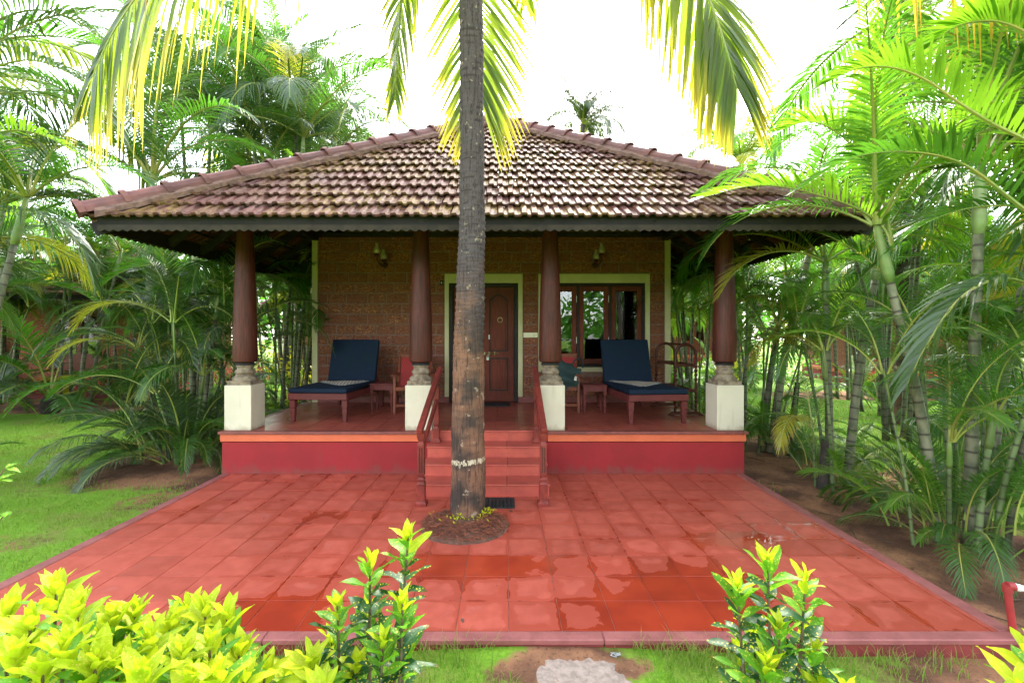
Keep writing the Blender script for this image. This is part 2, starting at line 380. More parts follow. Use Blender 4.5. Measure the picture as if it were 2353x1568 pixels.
    M['coco'] = leaf_mat('coconut_leaf', (.055, .095, .028), (.10, .14, .04), (.33, .44, .03), tip=(.42, .34, .03), tip_lo=.5, rough=.32, tw=.5)  # yellow tip colour stands for sun shining through the leaflet ends
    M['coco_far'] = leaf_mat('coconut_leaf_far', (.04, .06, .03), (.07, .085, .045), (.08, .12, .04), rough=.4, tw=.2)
    M['coco_backlit'] = leaf_mat('coconut_leaf_yellow', (.30, .24, .03), (.40, .33, .05), (.85, .66, .03), tip=(.42, .22, .04), tip_lo=.7, rough=.42, tw=.55)  # yellow leaf colour stands in for backlight through the hanging leaflets
    M['croton_young'] = leaf_mat('croton_leaf_young', (.30, .43, .013), (.52, .57, .018), (.62, .76, .018), rough=.5, tw=.4, spec=.22, speck=(.75, .68, .10), speck_scale=120)
    M['croton_mid'] = leaf_mat('croton_leaf', (.06, .20, .018), (.14, .32, .02), (.22, .55, .03), rough=.5, tw=.35, spec=.2, tip=(.22, .15, .03), tip_lo=.92, speck=(.68, .60, .06), speck_scale=100)
    M['croton_old'] = leaf_mat('croton_leaf_old', (.012, .055, .018), (.022, .085, .02), (.06, .2, .02), rough=.5, tw=.25, spec=.22, tip=(.14, .10, .03), tip_lo=.9, speck=(.62, .52, .05), speck_scale=85)
    M['twig'] = plain('plant_twig', (.16, .10, .06), (.10, .09, .04), 20, .8)
    M['bush'] = leaf_mat('bush_leaf', (.03, .13, .02), (.08, .24, .025), (.2, .5, .04), rough=.4, tw=.4)
    M['bush_red'] = leaf_mat('bush_leaf_red', (.40, .09, .09), (.55, .2, .14), (.7, .2, .18), rough=.45, tw=.4)
    M['bush_yellow'] = leaf_mat('bush_leaf_yellow', (.42, .40, .03), (.55, .46, .04), (.85, .75, .05), rough=.45, tw=.45)
    M['grass'] = leaf_mat('grass_blade', (.09, .20, .02), (.15, .28, .03), (.34, .55, .05), tip=(.30, .27, .08), tip_lo=.45, rough=.5, tw=.4, spec=.3)
    # ground
    t = NT('ground'); p = t.pos()
    soil = t.n('Attribute', attribute_name='soil').outputs['Fac']
    n1 = t.noise(1.6, p, 4.0, .6); n2 = t.noise(9, p, 5.0, .65); n3 = t.noise(45, p, 4.0, .7)
    k = t.step(t.math('ADD', soil, t.math('MULTIPLY', t.math('SUBTRACT', n2, .5), .7)), .40, .62)
    g = t.mix(t.step(n3, .3, .7), (.11, .26, .018), (.21, .38, .028))
    g = t.mix(t.math('MULTIPLY', t.step(n1, .46, .68), .6), g, (.21, .165, .06))
    s1 = t.mix(t.step(n1, .38, .62), (.34, .165, .09), (.12, .056, .036))
    s1 = t.mix(t.step(n3, .52, .72), s1, (.07, .04, .03)); s1 = t.mix(t.math('MULTIPLY', t.step(n3, .38, .26), .5), s1, (.5, .34, .24))
    M['ground'] = t.done(t.mix(k, g, s1), .9, t.bump(t.math('ADD', n3, t.math('MULTIPLY', n2, 1.0)), .7, .02), .2)
    M['soil'] = plain('soil', (.16, .075, .05), (.09, .045, .032), 18, .95, .8, 60, dist=.02)
    M['fibre'] = plain('coir_fibre', (.30, .085, .04), (.17, .05, .03), 15, .85, rand=.2)
    M['litter'] = plain('leaf_litter', (.05, .03, .022), (.14, .08, .05), 6, .9)
    M['slab'] = plain('granite_slab', (.40, .31, .27), (.27, .21, .18), 26, .85, .7, 55, dist=.012)
    M['white'] = plain('white_thread', (.75, .78, .85), None, 5, .6)
mats()

# ------------------------------------------------------------------ ground
PXL, PXR, PY0, PY1 = -3.575, 3.02, 2.66, 5.87      # patio and plinth outline
def soil_at(x, y):
    s = 0.0
    def blob(cx, cy, rx, ry, a=1.0):
        d = math.hypot((x-cx)/rx, (y-cy)/ry); return a*max(0., min(1., (1.35-d)/.7))
    def band(x0, x1, y0, y1, w):
        ex = min(x-x0, x1-x)/w; ey = min(y-y0, y1-y)/w
        return max(0., min(1., min(ex, ey)*.5+.5))
    for b in ((2.9, 4.9, -2, 8.7, .7), (-4.5, -3.3, 5.6, 13, .5), (2.9, 4.6, 8, 13, .6)): s = max(s, band(*b))
    for b in ((-4.7, 6.7, 1.3, 1.1), (-11.5, 12.2, 3.6, 1.2), (12, 14.4, 4, 1.2), (.36, 2.57, .5, .2, .85), (3.4, 2.2, 1.6, .8, .9), (-2.0, 1.9, 1.8, .7, .8), (1.0, 1.7, .6, .4, .8), (9.5, 8.6, .9, .9), (6.6, 6.1, 2.0, .6, .75), (-3.9, 5.2, .6, .5, .55), (-4.4, 4.2, .5, .35, .5), (-5.4, 5.6, .8, .45, .45), (-5.6, 3.6, .6, .3, .4)): s = max(s, blob(*b))
    return s
gx = np.concatenate([np.arange(-140, -16, 12.), np.arange(-16, 16.01, .25), np.arange(28, 141, 12.)])
gy = np.concatenate([np.arange(-140, -6, 12.), np.arange(-6, 20.01, .25), np.arange(32, 181, 12.)])
vs = []; so = []
rg = random.Random(3)
for y in gy:
    for x in gx:
        s_ = soil_at(x, y) if abs(x) < 17 and -7 < y < 21 else 0.0
        vs.append((x, y, gz(x, y)+rg.uniform(-.008, .008))); so.append(s_)
nx, ny = len(gx), len(gy)
me = bpy.data.meshes.new('ground')
me.from_pydata(vs, [], [(j*nx+i, j*nx+i+1, (j+1)*nx+i+1, (j+1)*nx+i) for j in range(ny-1) for i in range(nx-1)])
me.attributes.new('soil', 'FLOAT', 'POINT').data.foreach_set('value', so)
me.polygons.foreach_set('use_smooth', [True]*len(me.polygons)); me.materials.append(M['ground'])
tag(link('ground', me), kind='structure', label='green lawn with bare sandy soil beside the patio')

# ------------------------------------------------------------------ patio of square red slabs with a cement kerb
patio = tag(link('patio', None), kind='structure', label='red tiled patio with damp patches in front of the cottage steps')
b = MB(); b.box(PXL+.03, PY0+.03, -.3, PXR-.03, PY1+.02, -.005); b.build('patio_bed', M['grout'], patio)
TS = .3178; KX0, KX1, KY0 = PXL+.10, PXR-.10, PY0+.085
PC, PR = (-.37, 4.27), .40                               # round opening round the palm
tile_cache = {}
def slab_mesh(w, h):
    k = (round(w, 3), round(h, 3))
    if k not in tile_cache:
        b = MB(); b.box(-w/2, -h/2, -.03, w/2, h/2, 0); tile_cache[k] = b.mesh('patio_slab', M['patio'], bevel=.0016)
    return tile_cache[k]
rt = random.Random(11)
xs = [KX0]+[.0224+TS*k for k in range(-11, 10) if KX0+.02 < .0224+TS*k < KX1-.02]+[KX1]
for r in range(10):
    y0 = KY0+r*(PY1-KY0)/10; y1 = KY0+(r+1)*(PY1-KY0)/10
    for i in range(len(xs)-1):
        x0, x1 = xs[i], xs[i+1]; g = .0018
        cx, cy = (x0+x1)/2, (y0+y1)/2
        cs = [math.hypot(x-PC[0], y-PC[1]) for x in (x0, x1) for y in (y0, y1)]
        if max(cs) < PR: continue
        tl = (rt.uniform(-.003, .003), rt.uniform(-.003, .003), 0); dz = rt.uniform(-.0012, .0012)
        if min(abs(cx-PC[0])-(x1-x0)/2, 9) < PR and min(cs) < PR+.05 and min(cs) < PR:
            # clip the slab by the circle with a polar cut
            bm = bmesh.new(); N = 16
            grid = [[bm.verts.new((x0+g+(x1-x0-2*g)*a/N, y0+g+(y1-y0-2*g)*c/N, 0)) for a in range(N+1)] for c in range(N+1)]
            for row in grid:
                for v in row:
                    d = Vector((v.co.x-PC[0], v.co.y-PC[1])); L = d.length
                    if L < PR and L > PR-.03: d *= PR/L; v.co.x = PC[0]+d.x; v.co.y = PC[1]+d.y
            for c in range(N):
                for a in range(N):
                    q = [grid[c][a], grid[c][a+1], grid[c+1][a+1], grid[c+1][a]]
                    m_ = sum((v.co for v in q), Vector())/4
                    if math.hypot(m_.x-PC[0], m_.y-PC[1]) > PR: bm.faces.new(q)
            for v in [v for v in bm.verts if not v.link_faces]: bm.verts.remove(v)
            ex = bmesh.ops.extrude_face_region(bm, geom=list(bm.faces))
            bmesh.ops.translate(bm, verts=[v for v in ex['geom'] if isinstance(v, bmesh.types.BMVert)], vec=(0, 0, -.03))
            bmesh.ops.recalc_face_normals(bm, faces=bm.faces)
            for v in bm.verts: v.co.x -= cx; v.co.y -= cy
            me = bpy.data.meshes.new('patio_slab'); bm.to_mesh(me); bm.free(); me.materials.append(M['patio'])
            link('tile', me, patio, (cx, cy, dz)); continue
        link('tile', slab_mesh(x1-x0-2*g, y1-y0-2*g), patio, (cx, cy, dz), tl)
b = MB(); n = 9
for side in (0, 1):
    xa, xb = (PXL, KX0-.002) if side == 0 else (KX1+.002, PXR)
    for i in range(3):
        ya = KY0+(PY1-KY0)*i/3; yb = KY0+(PY1-KY0)*(i+1)/3-.003
        b = MB(); b.box(xa, ya, -.28, xb, yb, .004); b.build('kerb', M['kerb'], patio, bevel=.006)
for xa, xb in ((PXL, -1.4), (-1.397, .57), (.573, PXR)):
    b = MB(); b.box(xa, PY0, -.03, xb, KY0-.003, .004); b.build('kerb', M['kerb'], patio, bevel=.006)
    b = MB(); b.box(xa+.004, PY0+.012, -.3, xb-.004, PY0+.06, -.032); b.build('kerb_face', M['kerb_face'], patio)

# ------------------------------------------------------------------ the cottage
cott = thing('cottage', 'low laterite cottage with hipped clay tile roof, pillared porch and red plinth', 'cottage', (0, 0, 0))
FL = .536
WY = 8.42; WX0, WX1 = -3.50, 3.00
BX0, BX1, BYE = -3.585, 3.03, 12.75
plinth = link('plinth', None, cott)
b = MB(); b.box(BX0, PY1, -.3, BX1, BYE, .398); b.build('plinth_wall', M['plinth'], plinth)
for q in ((BX0-.018, PY1-.018, -1.0, PY1+.2), (.54, PY1-.018, BX1+.018, PY1+.2), (BX0-.018, PY1+.202, BX0+.2, BYE+.018), (BX1-.2, PY1+.202, BX1+.018, BYE+.018)):
    b = MB(); b.box(q[0], q[1], .408, q[2], q[3], .500); b.build('orange_band', M['band'], plinth, bevel=.004)
b = MB(); b.box(BX0+.02, PY1+.052, .398, BX1-.02, BYE, .508); b.build('floor_bed', M['grout'], plinth)
for q in ((BX0-.035, PY1-.04, -1.0, PY1+.05), (.54, PY1-.04, BX1+.035, PY1+.05), (BX0-.035, PY1+.053, BX0+.05, BYE), (BX1-.05, PY1+.053, BX1+.035, BYE)):
    b = MB(); b.box(q[0], q[1], .503, q[2], q[3], FL+.002); b.build('floor_lip', M['lip'], plinth, bevel=.004)
FT = .305; fx0, fx1 = BX0+.053, BX1-.053; fy0, fy1 = PY1+.053, WY-.002
fn = round((fx1-fx0)/FT); fm = round((fy1-fy0)/FT); fw, fh = (fx1-fx0)/fn, (fy1-fy0)/fm
b = MB(); b.box(-fw/2+.002, -fh/2+.002, -.02, fw/2-.002, fh/2-.002, 0); fmesh = b.mesh('floor_slab', M['floor'], bevel=.002)
floor = link('porch_floor', None, cott)
for i in range(fn):
    for j in range(fm):
        cx, cy = fx0+(i+.5)*fw, fy0+(j+.5)*fh
        link('floor_tile', fmesh, floor, (cx, cy, FL), (rt.uniform(-.002, .002), rt.uniform(-.002, .002), 0))
# steps
stair = link('stairs', None, cott)
SX0, SX1 = -.955, .492
fronts = [5.02, 5.32, 5.62, 5.90]
for i, fy in enumerate(fronts):
    z0, z1 = .134*i, .134*(i+1); yb = fronts[i+1]+.02 if i < 3 else 6.0
    st = link('step', None, stair)
    b = MB(); b.box(SX0+.012, fy+.023, z0-.02, SX1-.012, yb+(.3 if i < 3 else -.08), z1-.022); b.build('riser', M['grout'], st)
    edges = [SX0, -.56, .02, SX1] if i % 2 == 0 else [SX0, -.50, .03, SX1]
    for a, c in zip(edges[:-1], edges[1:]):
        b = MB(); b.box(a+.0015, fy, z1-.02, c-.0015, yb if i < 3 else fy+.021, z1)
        b.build('tread_tile', M['step'], st, bevel=.007, seg=2)
        b = MB(); b.box(a+.0015+(.01 if a == SX0 else 0), fy+.012, z0+.001, c-.0015-(.01 if c == SX1 else 0), fy+.022, z1-.022)
        b.build('riser_tile', M['step'], st)
# handrails
for X in (-.865, .395):
    hr = link('handrail', None, stair)
    lo = Vector((X, 4.74, .80)); hi = Vector((X, 6.12, 1.30)); d = (hi-lo).normalized()
    b = MB(); b.bar(lo-d*.07, hi+d*.04, .068, .055); b.build('top_rail', M['rail'], hr, bevel=.014, seg=2)
    b = MB(); b.bar(lo+Vector((0, .05, -.26)), hi+Vector((0, -.1, -.30)), .04, .06); b.build('lower_rail', M['rail'], hr, bevel=.006)
    b = MB(); sq = 4
    b.lathe([(.058, 0), (.058, .035), (.042, .05), (.042, .21), (.046, .225), (.03, .245), (.036, .27), (.026, .29), (.036, .32), (.034, .62), (.026, .66), (.036, .69), (.04, .72), (.04, .765)], 4, (X, 4.785, 0), True)
    b.build('newel_post', M['rail'], hr, bevel=.003)
    b = MB()
    for k in (-.012, .012): b.box(X+k-.004, 4.785-.037, .34, X+k+.004, 4.785-.030, .60)
    b.build('flute_shade', M['dark'], hr)  # dark strips paint the shade of grooves in the post
    b = MB(); b.lathe([(.052, 0), (.052, .03), (.036, .05), (.036, .18), (.026, .2), (.034, .23), (.03, .45), (.026, .5), (.034, .53), (.036, .70)], 4, (X, 5.84, .404), True)
    b.build('newel_post', M['rail'], hr, bevel=.003)

# pillars
pil_x = (-3.42, -1.106, .594, 2.885)
PYC = 6.095
b = MB(); b.box(-.172, -.172, 0, .172, .172, .574); ped_m = b.mesh('pedestal', M['cream'], bevel=.005)
b = MB(); b.lathe([(.150, 0), (.152, .05), (.146, .055)], 4, (0, 0, 0), True)
b.lathe([(.148, .055), (.150, .075), (.138, .095), (.112, .115), (.105, .13), (.118, .145), (.122, .165), (.112, .185), (.095, .20), (.095, .225), (.108, .235), (.108, .25), (.098, .26), (.098, .275)], 24)
base_m = b.mesh('stone_base', M['stone'], True)
b = MB(); prof = [(.118, 0), (.144, .012), (.149, .04), (.148, .25), (.142, .55), (.130, .95), (.114, 1.35), (.100, 1.68), (.096, 1.82)]
b.lathe(prof, 28); shaft_m = b.mesh('shaft', M['pillar'], True)
b = MB(); b.lathe([(.125, 0), (.125, .03), (.108, .05), (.108, .08), (.128, .10), (.135, .13)], 24); b.box(-.15, -.09, .13, .15, .09, .24)
cap_m = b.mesh('capital', M['dark'], True)
b = MB(); b.lathe([(.118, 0), (.118, .02), (.106, .03), (.112, .04), (.112, .055)], 24); collar_m = b.mesh('collar', M['dark'], True)
for x in pil_x:
    p = link('pillar', None, cott, (x, PYC, FL))
    link('pedestal', ped_m, p); link('stone_base', base_m, p, (0, 0, .574)); link('collar', collar_m, p, (0, 0, .826))
    link('shaft', shaft_m, p, (0, 0, .862), (0, 0, x*3)); link('capital', cap_m, p, (0, 0, 2.68))

# front wall of laterite blocks
wall = link('front_wall', None, cott)
DX0, DX1, DZ = -1.095, .32, 2.865
VX0, VX1, VZ0, VZ1 = .607, 2.63, 1.09, 2.865
WT = 3.55
b = MB(); yb = WY+.006; ye = WY+.22
for r in ((WX0, FL, DX0+.08, WT), (DX0+.08, DZ-.1, DX1-.08, WT), (DX1-.08, FL, VX0+.08, WT), (VX0+.08, FL, VX1-.08, VZ0+.08), (VX0+.08, VZ1-.08, VX1-.08, WT), (VX1-.08, FL, WX1, WT)):
    b.box(r[0], yb, r[1], r[2], ye, r[3])
b.build('mortar_backing', M['mortar'], wall)
RH = .1875
def intervals(z0, z1):
    iv = [(WX0+.10, WX1-.10)]
    for x0, x1, a, c in ((DX0, DX1, FL, DZ), (VX0, VX1, VZ0, VZ1)):
        if z1 > a+.01 and z0 < c-.01:
            out = []
            for i0, i1 in iv:
                if x0 > i0 and x1 < i1: out += [(i0, x0), (x1, i1)]
                else: out.append((i0, i1))
            iv = out
    return iv
rb = random.Random(5); z = FL+.10; row = 0
while z < WT-.03:
    z1 = min(z+RH, WT)
    cuts = sorted([zz for zz in (DZ, VZ0, VZ1) if z+.02 < zz < z1-.02])
    for i0, i1 in intervals(z, z1):
        x = i0; first = True
        while x < i1-.02:
            w = rb.uniform(.33, .41)
            if first: w *= (.5 if row % 2 else 1.0)*rb.uniform(.8, 1.1); first = False
            xe = x+w if x+w < i1-.12 else i1
            b = MB(); g = .013
            zt = z1-g; zb_ = z+g
            b.box(x+g, WY-rb.uniform(.001, .007), zb_+rb.uniform(-.003, .003), xe-g, WY+.02, zt+rb.uniform(-.003, .003))
            b.build('laterite_block', M['laterite'], wall, bevel=.007); x = xe
    z = z1; row += 1
for x0 in (WX0-.004, WX1-.096):
    b = MB(); b.box(x0, WY-.018, FL, x0+.10, WY+.02, WT-.02); b.build('corner_strip', M['yellow'], wall, bevel=.004)
for x0, x1 in ((WX0+.098, DX0+.0), (DX1, WX1-.098)):
    b = MB(); b.box(x0, WY-.024, FL+.001, x1, WY-.003, FL+.098); b.build('skirting', M['lip'], wall, bevel=.003)
b = MB(); b.box(WX0, ye, FL, WX0+.2, 12.5, WT); b.box(WX1-.2, ye, FL, WX1, 12.5, WT); b.box(WX0+.2, 12.3, FL, WX1-.2, 12.5, WT)
b.build('side_walls', M['mortar'], wall)
b = MB(); b.box(WX0+.2, ye, WT-.06, WX1-.2, 12.3, WT); b.build('added_ceiling', M['inside'], wall)  # slab added to keep the room behind the window dark
b = MB(); b.box(WX0+.2, ye+.001, FL-.05, WX1-.2, 12.3, FL+.003); b.build('room_floor', M['floor'], wall)
# door
door = link('door', None, cott)
b = MB()
b.box(DX0, WY-.02, FL+.10, DX0+.075, WY+.03, DZ); b.box(DX1-.082, WY-.02, FL+.10, DX1, WY+.03, DZ); b.box(DX0+.075, WY-.02, DZ-.165, DX1-.082, WY+.03, DZ)
b.build('door_surround', M['yellow'], door, bevel=.004)
b = MB()
b.box(DX0, WY-.026, FL+.002, DX0+.073, WY+.03, FL+.098); b.box(DX1-.08, WY-.026, FL+.002, DX1, WY+.03, FL+.098); b.build('door_skirting', M['lip'], door)
ix0, ix1, iz = DX0+.077, DX1-.084, DZ-.167
b = MB(); b.box(ix0, WY+.0, FL+.003, ix0+.07, WY+.12, iz); b.box(ix1-.07, WY+.0, FL+.003, ix1, WY+.12, iz); b.box(ix0+.07, WY, iz-.07, ix1-.07, WY+.12, iz)
b.build('door_frame', M['dark'], door, bevel=.006)
def arch_outline(x0, x1, z0, z1, arch, n=10):
    pts = [(x0, z0), (x1, z0)]
    if not arch: return pts+[(x1, z1), (x0, z1)]
    rise = .10; w = x1-x0
    for i in range(n+1):
        u = i/n
        k = .5-.5*math.cos(2*math.pi*u); k = k**.7
        pts.append((x1-w*u, z1-rise+rise*k))
    return pts
mid = (ix0+ix1)/2
for x0, x1 in ((ix0+.072, mid-.0015), (mid+.0015, ix1-.072)):
    lf = link('door_leaf', None, door)
    b = MB(); b.box(x0, WY+.05, FL+.012, x1, WY+.09, iz-.072); b.build('leaf_board', M['door'], lf, bevel=.003)
    for (pz0, pz1, ar) in ((.74, 1.34, False), (1.46, 2.50, True)):
        xa, xc = x0+.10, x1-.11
        o_ = arch_outline(xa, xc, pz0, pz1, ar); i_ = arch_outline(xa+.022, xc-.022, pz0+.022, pz1-.022, ar)
        b = MB(); b.ring(o_, i_, WY+.036, WY+.051); b.build('panel_moulding', M['dark'], lf)
        b = MB(); b.prism(arch_outline(xa+.05, xc-.05, pz0+.05, pz1-.05, ar), WY+.041, WY+.051); b.build('panel', M['door'], lf, bevel=.004)
b = MB(); b.tube([(mid-.02, WY+.03, 1.42), (mid+.28, WY+.03, 1.42)], .009)
for x in (mid+.02, mid+.10, mid+.2): b.box(x-.01, WY+.03, 1.395, x+.01, WY+.052, 1.445)
b.build('bolt', M['metal'], door)
b = MB(); b.box(mid+.055, WY+.015, 1.30, mid+.10, WY+.035, 1.355); b.tube([(mid+.063, WY+.025, 1.35), (mid+.063, WY+.025, 1.385), (mid+.078, WY+.025, 1.40), (mid+.092, WY+.025, 1.385), (mid+.092, WY+.025, 1.35)], .005, 6)
b.build('padlock', M['steel'], door)
b = MB(); c = [(mid+.30+.045*math.cos(a*.4488), WY+.033, 2.03+.045*math.sin(a*.4488)) for a in range(15)]; b.tube(c, .005, 6, False); b.build('knocker', M['metal'], door)
b = MB(); b.box(mid+.09, WY+.035, 1.68, mid+.11, WY+.052, 1.76); b.build('keyhole_plate', M['steel'], door)
# window of three glazed casements
win = link('window', None, cott)
b = MB(); b.box(VX0, WY-.02, VZ0, VX0+.083, WY+.03, VZ1); b.box(VX1-.083, WY-.02, VZ0, VX1, WY+.03, VZ1); b.box(VX0+.083, WY-.02, VZ1-.165, VX1-.083, WY+.03, VZ1); b.box(VX0+.083, WY-.02, VZ0, VX1-.083, WY+.03, VZ0+.083)
b.build('window_surround', M['yellow'], win, bevel=.004)
a0, a1, c0, c1 = VX0+.085, VX1-.085, VZ0+.085, VZ1-.167
b = MB(); b.box(a0, WY, c0, a0+.05, WY+.11, c1); b.box(a1-.05, WY, c0, a1, WY+.11, c1); b.box(a0+.05, WY, c1-.05, a1-.05, WY+.11, c1); b.box(a0+.05, WY, c0, a1-.05, WY+.11, c0+.05)
cw = (a1-a0-.1)/3
for k in (1, 2): b.box(a0+.05+cw*k-.02, WY+.002, c0+.05, a0+.05+cw*k+.02, WY+.11, c1-.05)
b.build('window_frame', M['dark'], win, bevel=.004)
for k in range(3):
    x0 = a0+.05+cw*k+(.022 if k else .003); x1 = a0+.05+cw*(k+1)-(.022 if k < 2 else .003); s = .088
    z0, z1 = c0+.053, c1-.053
    b = MB(); b.box(x0, WY+.02, z0, x0+s, WY+.06, z1); b.box(x1-s, WY+.02, z0, x1, WY+.06, z1); b.box(x0+s, WY+.02, z1-s, x1-s, WY+.06, z1); b.box(x0+s, WY+.02, z0, x1-s, WY+.06, z0+s*1.1)
    b.build('casement', M['door'], win, bevel=.006)
    b = MB(); b.box(x0+s-.004, WY+.036, z0+s-.004, x1-s+.004, WY+.042, z1-s+.004); b.build('pane', M['glass'], win)
    if k < 2:
        b = MB()
        for zz in (1.6, 2.35): b.box(x1-.006, WY+.012, zz, x1+.006, WY+.022, zz+.12)
        b.build('hinge', M['steel'], win)
for (x0, x1) in ((1.98, 2.28), (.70, .9)):
    b = MB(); n = 24; pts = [(x0+(x1-x0)*i/n, WY+.20+.03*math.sin(i*1.7)) for i in range(n+1)]
    vs = [(x, y, z_) for z_ in (1.0, 2.75) for x, y in pts]; b.add(vs, [(i, i+1, n+2+i, n+1+i) for i in range(n)])
    b.build('curtain', M['curtain'], win, smooth=True)

# roof
XC, YC, HE, PITCH = -.24, 9.15, 4.245, .70
TH = math.atan(PITCH)
def zroof(t): return 2.957+PITCH*t
roof = link('roof', None, cott)
TW, CP, TL = .25, .27, .36
def tile_bm():
    prof = [(-.124, .006), (-.110, .027), (-.064, .029), (-.050, .008), (-.018, .005), (-.004, .027), (.046, .030), (.060, .009), (.098, .005), (.124, .010)]
    th = .024
    bm = bmesh.new(); rows = []
    for y in (0.0, TL):
        rows.append(([bm.verts.new((x, y, z)) for x, z in prof], [bm.verts.new((x, y, z-th)) for x, z in prof]))
    n = len(prof)
    for i in range(n-1):
        bm.faces.new((rows[0][0][i], rows[0][0][i+1], rows[1][0][i+1], rows[1][0][i]))
        bm.faces.new((rows[0][1][i+1], rows[0][1][i], rows[1][1][i], rows[1][1][i+1]))
        bm.faces.new((rows[0][1][i], rows[0][1][i+1], rows[0][0][i+1], rows[0][0][i]))
    for i in (0, n-1):
        f = (rows[0][0][i], rows[1][0][i], rows[1][1][i], rows[0][1][i]); bm.faces.new(f if i == 0 else tuple(reversed(f)))
    return bm
bm = tile_bm(); tile_me = bpy.data.meshes.new('roof_tile'); bm.to_mesh(tile_me); bm.free(); tile_me.materials.append(M['tile'])
LIFT = math.atan(.036/.33)
def tile_places(rr):
    out = []; nrow = 15
    for r in range(nrow):
        t = CP*r; hw = HE-t
        off = (TW/2 if r % 2 else 0)+.03
        k = int(hw/TW)+2
        for i in range(-k, k+1):
            u = i*TW+off
            if abs(u)-TW/2 > hw-.04: continue
            clip = abs(u)+TW/2 > hw-CP*1.35
            rot = Euler((TH-LIFT+rr.uniform(-.012, .012), rr.uniform(-.02, .02), rr.uniform(-.022, .022)))
            loc = Vector((u+rr.uniform(-.004, .004), -HE+t+rr.uniform(-.012, .012), zroof(t)+.064+rr.uniform(-.003, .004)))
            out.append((loc, rot, clip, u))
    return out
def clip_tile(loc, rot):
    bm = tile_bm(); bm.transform(Matrix.LocRotScale(loc, rot, None))
    for sgn in (1, -1):
        bmesh.ops.bisect_plane(bm, geom=list(bm.verts)+list(bm.edges)+list(bm.faces), plane_co=(0, 0, 0), plane_no=(sgn, 1, 0), clear_outer=True)
    return bm
origin = Vector((XC, YC, 0)); ntile = 0
rr = random.Random(21)
for s_ in range(4):
    RM = Matrix.Rotation(math.pi/2*s_, 4, 'Z'); joined = bmesh.new()
    for loc, rot, clip, u in tile_places(rr):
        if s_ == 0:
            if not clip: link('roof_tile', tile_me, roof, loc+origin, rot)
            else:
                bm = clip_tile(loc, rot)
                if len(bm.faces) < 3: bm.free(); continue
                inv = Matrix.LocRotScale(loc, rot, None).inverted(); bm.transform(inv)
                me = bpy.data.meshes.new('roof_tile'); bm.to_mesh(me); bm.free(); me.materials.append(M['tile'])
                link('roof_tile', me, roof, loc+origin, rot)
            ntile += 1
        else:
            bm = clip_tile(loc, rot) if clip else tile_bm()
            if not clip: bm.transform(Matrix.LocRotScale(loc, rot, None))
            me = bpy.data.meshes.new('tmp'); bm.to_mesh(me); bm.free(); joined.from_mesh(me); bpy.data.meshes.remove(me)
    if s_:
        joined.transform(Matrix.Translation(origin) @ RM)
        me = bpy.data.meshes.new('side_tiles'); joined.to_mesh(me); me.materials.append(M['tile'])
        tag(link('side_tiles', me, roof), kind='stuff')
    joined.free()
    # rafters, battens, eave boards
    def W3(u, t, dz): return RM @ Vector((u, -HE+t, zroof(t)+dz))+origin
    for k in range(-6, 7):
        u = k*.62; top = HE-abs(u)-.05
        if top < .6: continue
        b = MB(); b.bar(W3(u, .10, -.085), W3(u, top, -.085), .055, .10); b.build('rafter', M['dark'], roof)
    for k in range(1, 15):
        t = CP*k+.02; hw = HE-t-.03
        b = MB(); b.bar(W3(-hw, t, -.015), W3(hw, t, -.015), .045, .03); b.build('batten', M['dark'], roof)
    e = HE-.095
    b = MB(); p0 = RM @ Vector((-e, -e, 2.964))+origin; p1 = RM @ Vector((e-.03, -e, 2.964))+origin; b.bar(p0, p1, .03, .168); b.build('eave_board', M['eave'], roof)
    # scalloped trim with drilled teeth
    n = 86; L = 2*e; poly = [(-e, 2.955)]
    b = MB(); pitch_ = L/n
    outl = []
    for i in range(n):
        x0 = -e+i*pitch_
        outl += [(x0, 2.885), (x0+pitch_*.5, 2.862)]
    outl.append((e, 2.885))
    vs = []; fs = []
    for (x, zz) in outl:
        for yy in (-e-.034, -e-.018):
            vs += [RM @ Vector((x, yy, 2.935))+origin, RM @ Vector((x, yy, zz))+origin]
    for i in range(len(outl)-1):
        a = i*4; c = a+4
        fs += [(a, a+1, c+1, c), (a+2, c+2, c+3, a+3), (a+1, a+3, c+3, c+1), (a, c, c+2, a+2)]
    b.add(vs, fs); b.build('scalloped_trim', M['scallop'], roof)
    b = MB()
    for i in range(n):
        c_ = RM @ Vector((-e+(i+.5)*pitch_, -e-.0345, 2.888))+origin
        q = RM.to_3x3()
        b.add([c_+q @ Vector((.007*math.cos(a*1.0472), -.0005, .007*math.sin(a*1.0472))) for a in range(6)], [tuple(range(6))])
    b.build('trim_holes', M['dark'], roof)
# hip beds, hip caps
capprof = [(-.135, -.06), (-.115, .0), (-.075, .05), (-.03, .075), (.03, .075), (.075, .05), (.115, .0), (.135, -.06)]
def cap_mesh():
    b = MB(); n = len(capprof); L = .45; rows = [(0, 1.16), (.055, 1.16), (.06, 1.0), (L, .96)]
    vs = [(x*k, y, z*k+(.012 if k > 1.1 else 0)) for y, k in rows for x, z in capprof]
    fs = [(r*n+i, r*n+i+1, (r+1)*n+i+1, (r+1)*n+i) for r in range(len(rows)-1) for i in range(n-1)]
    m0 = len(vs); vs += [(x, 0, z-.018) for x, z in [(v[0]*.95, v[2]) for v in vs[:n]]]
    fs += [(i+1, i, m0+i, m0+i+1) for i in range(n-1)]
    b.add(vs, fs); return b.mesh('hip_cap', M['ridge'], smooth=False)
cap_me = cap_mesh()
dirs = [(-1, -1), (1, -1), (1, 1), (-1, 1)]
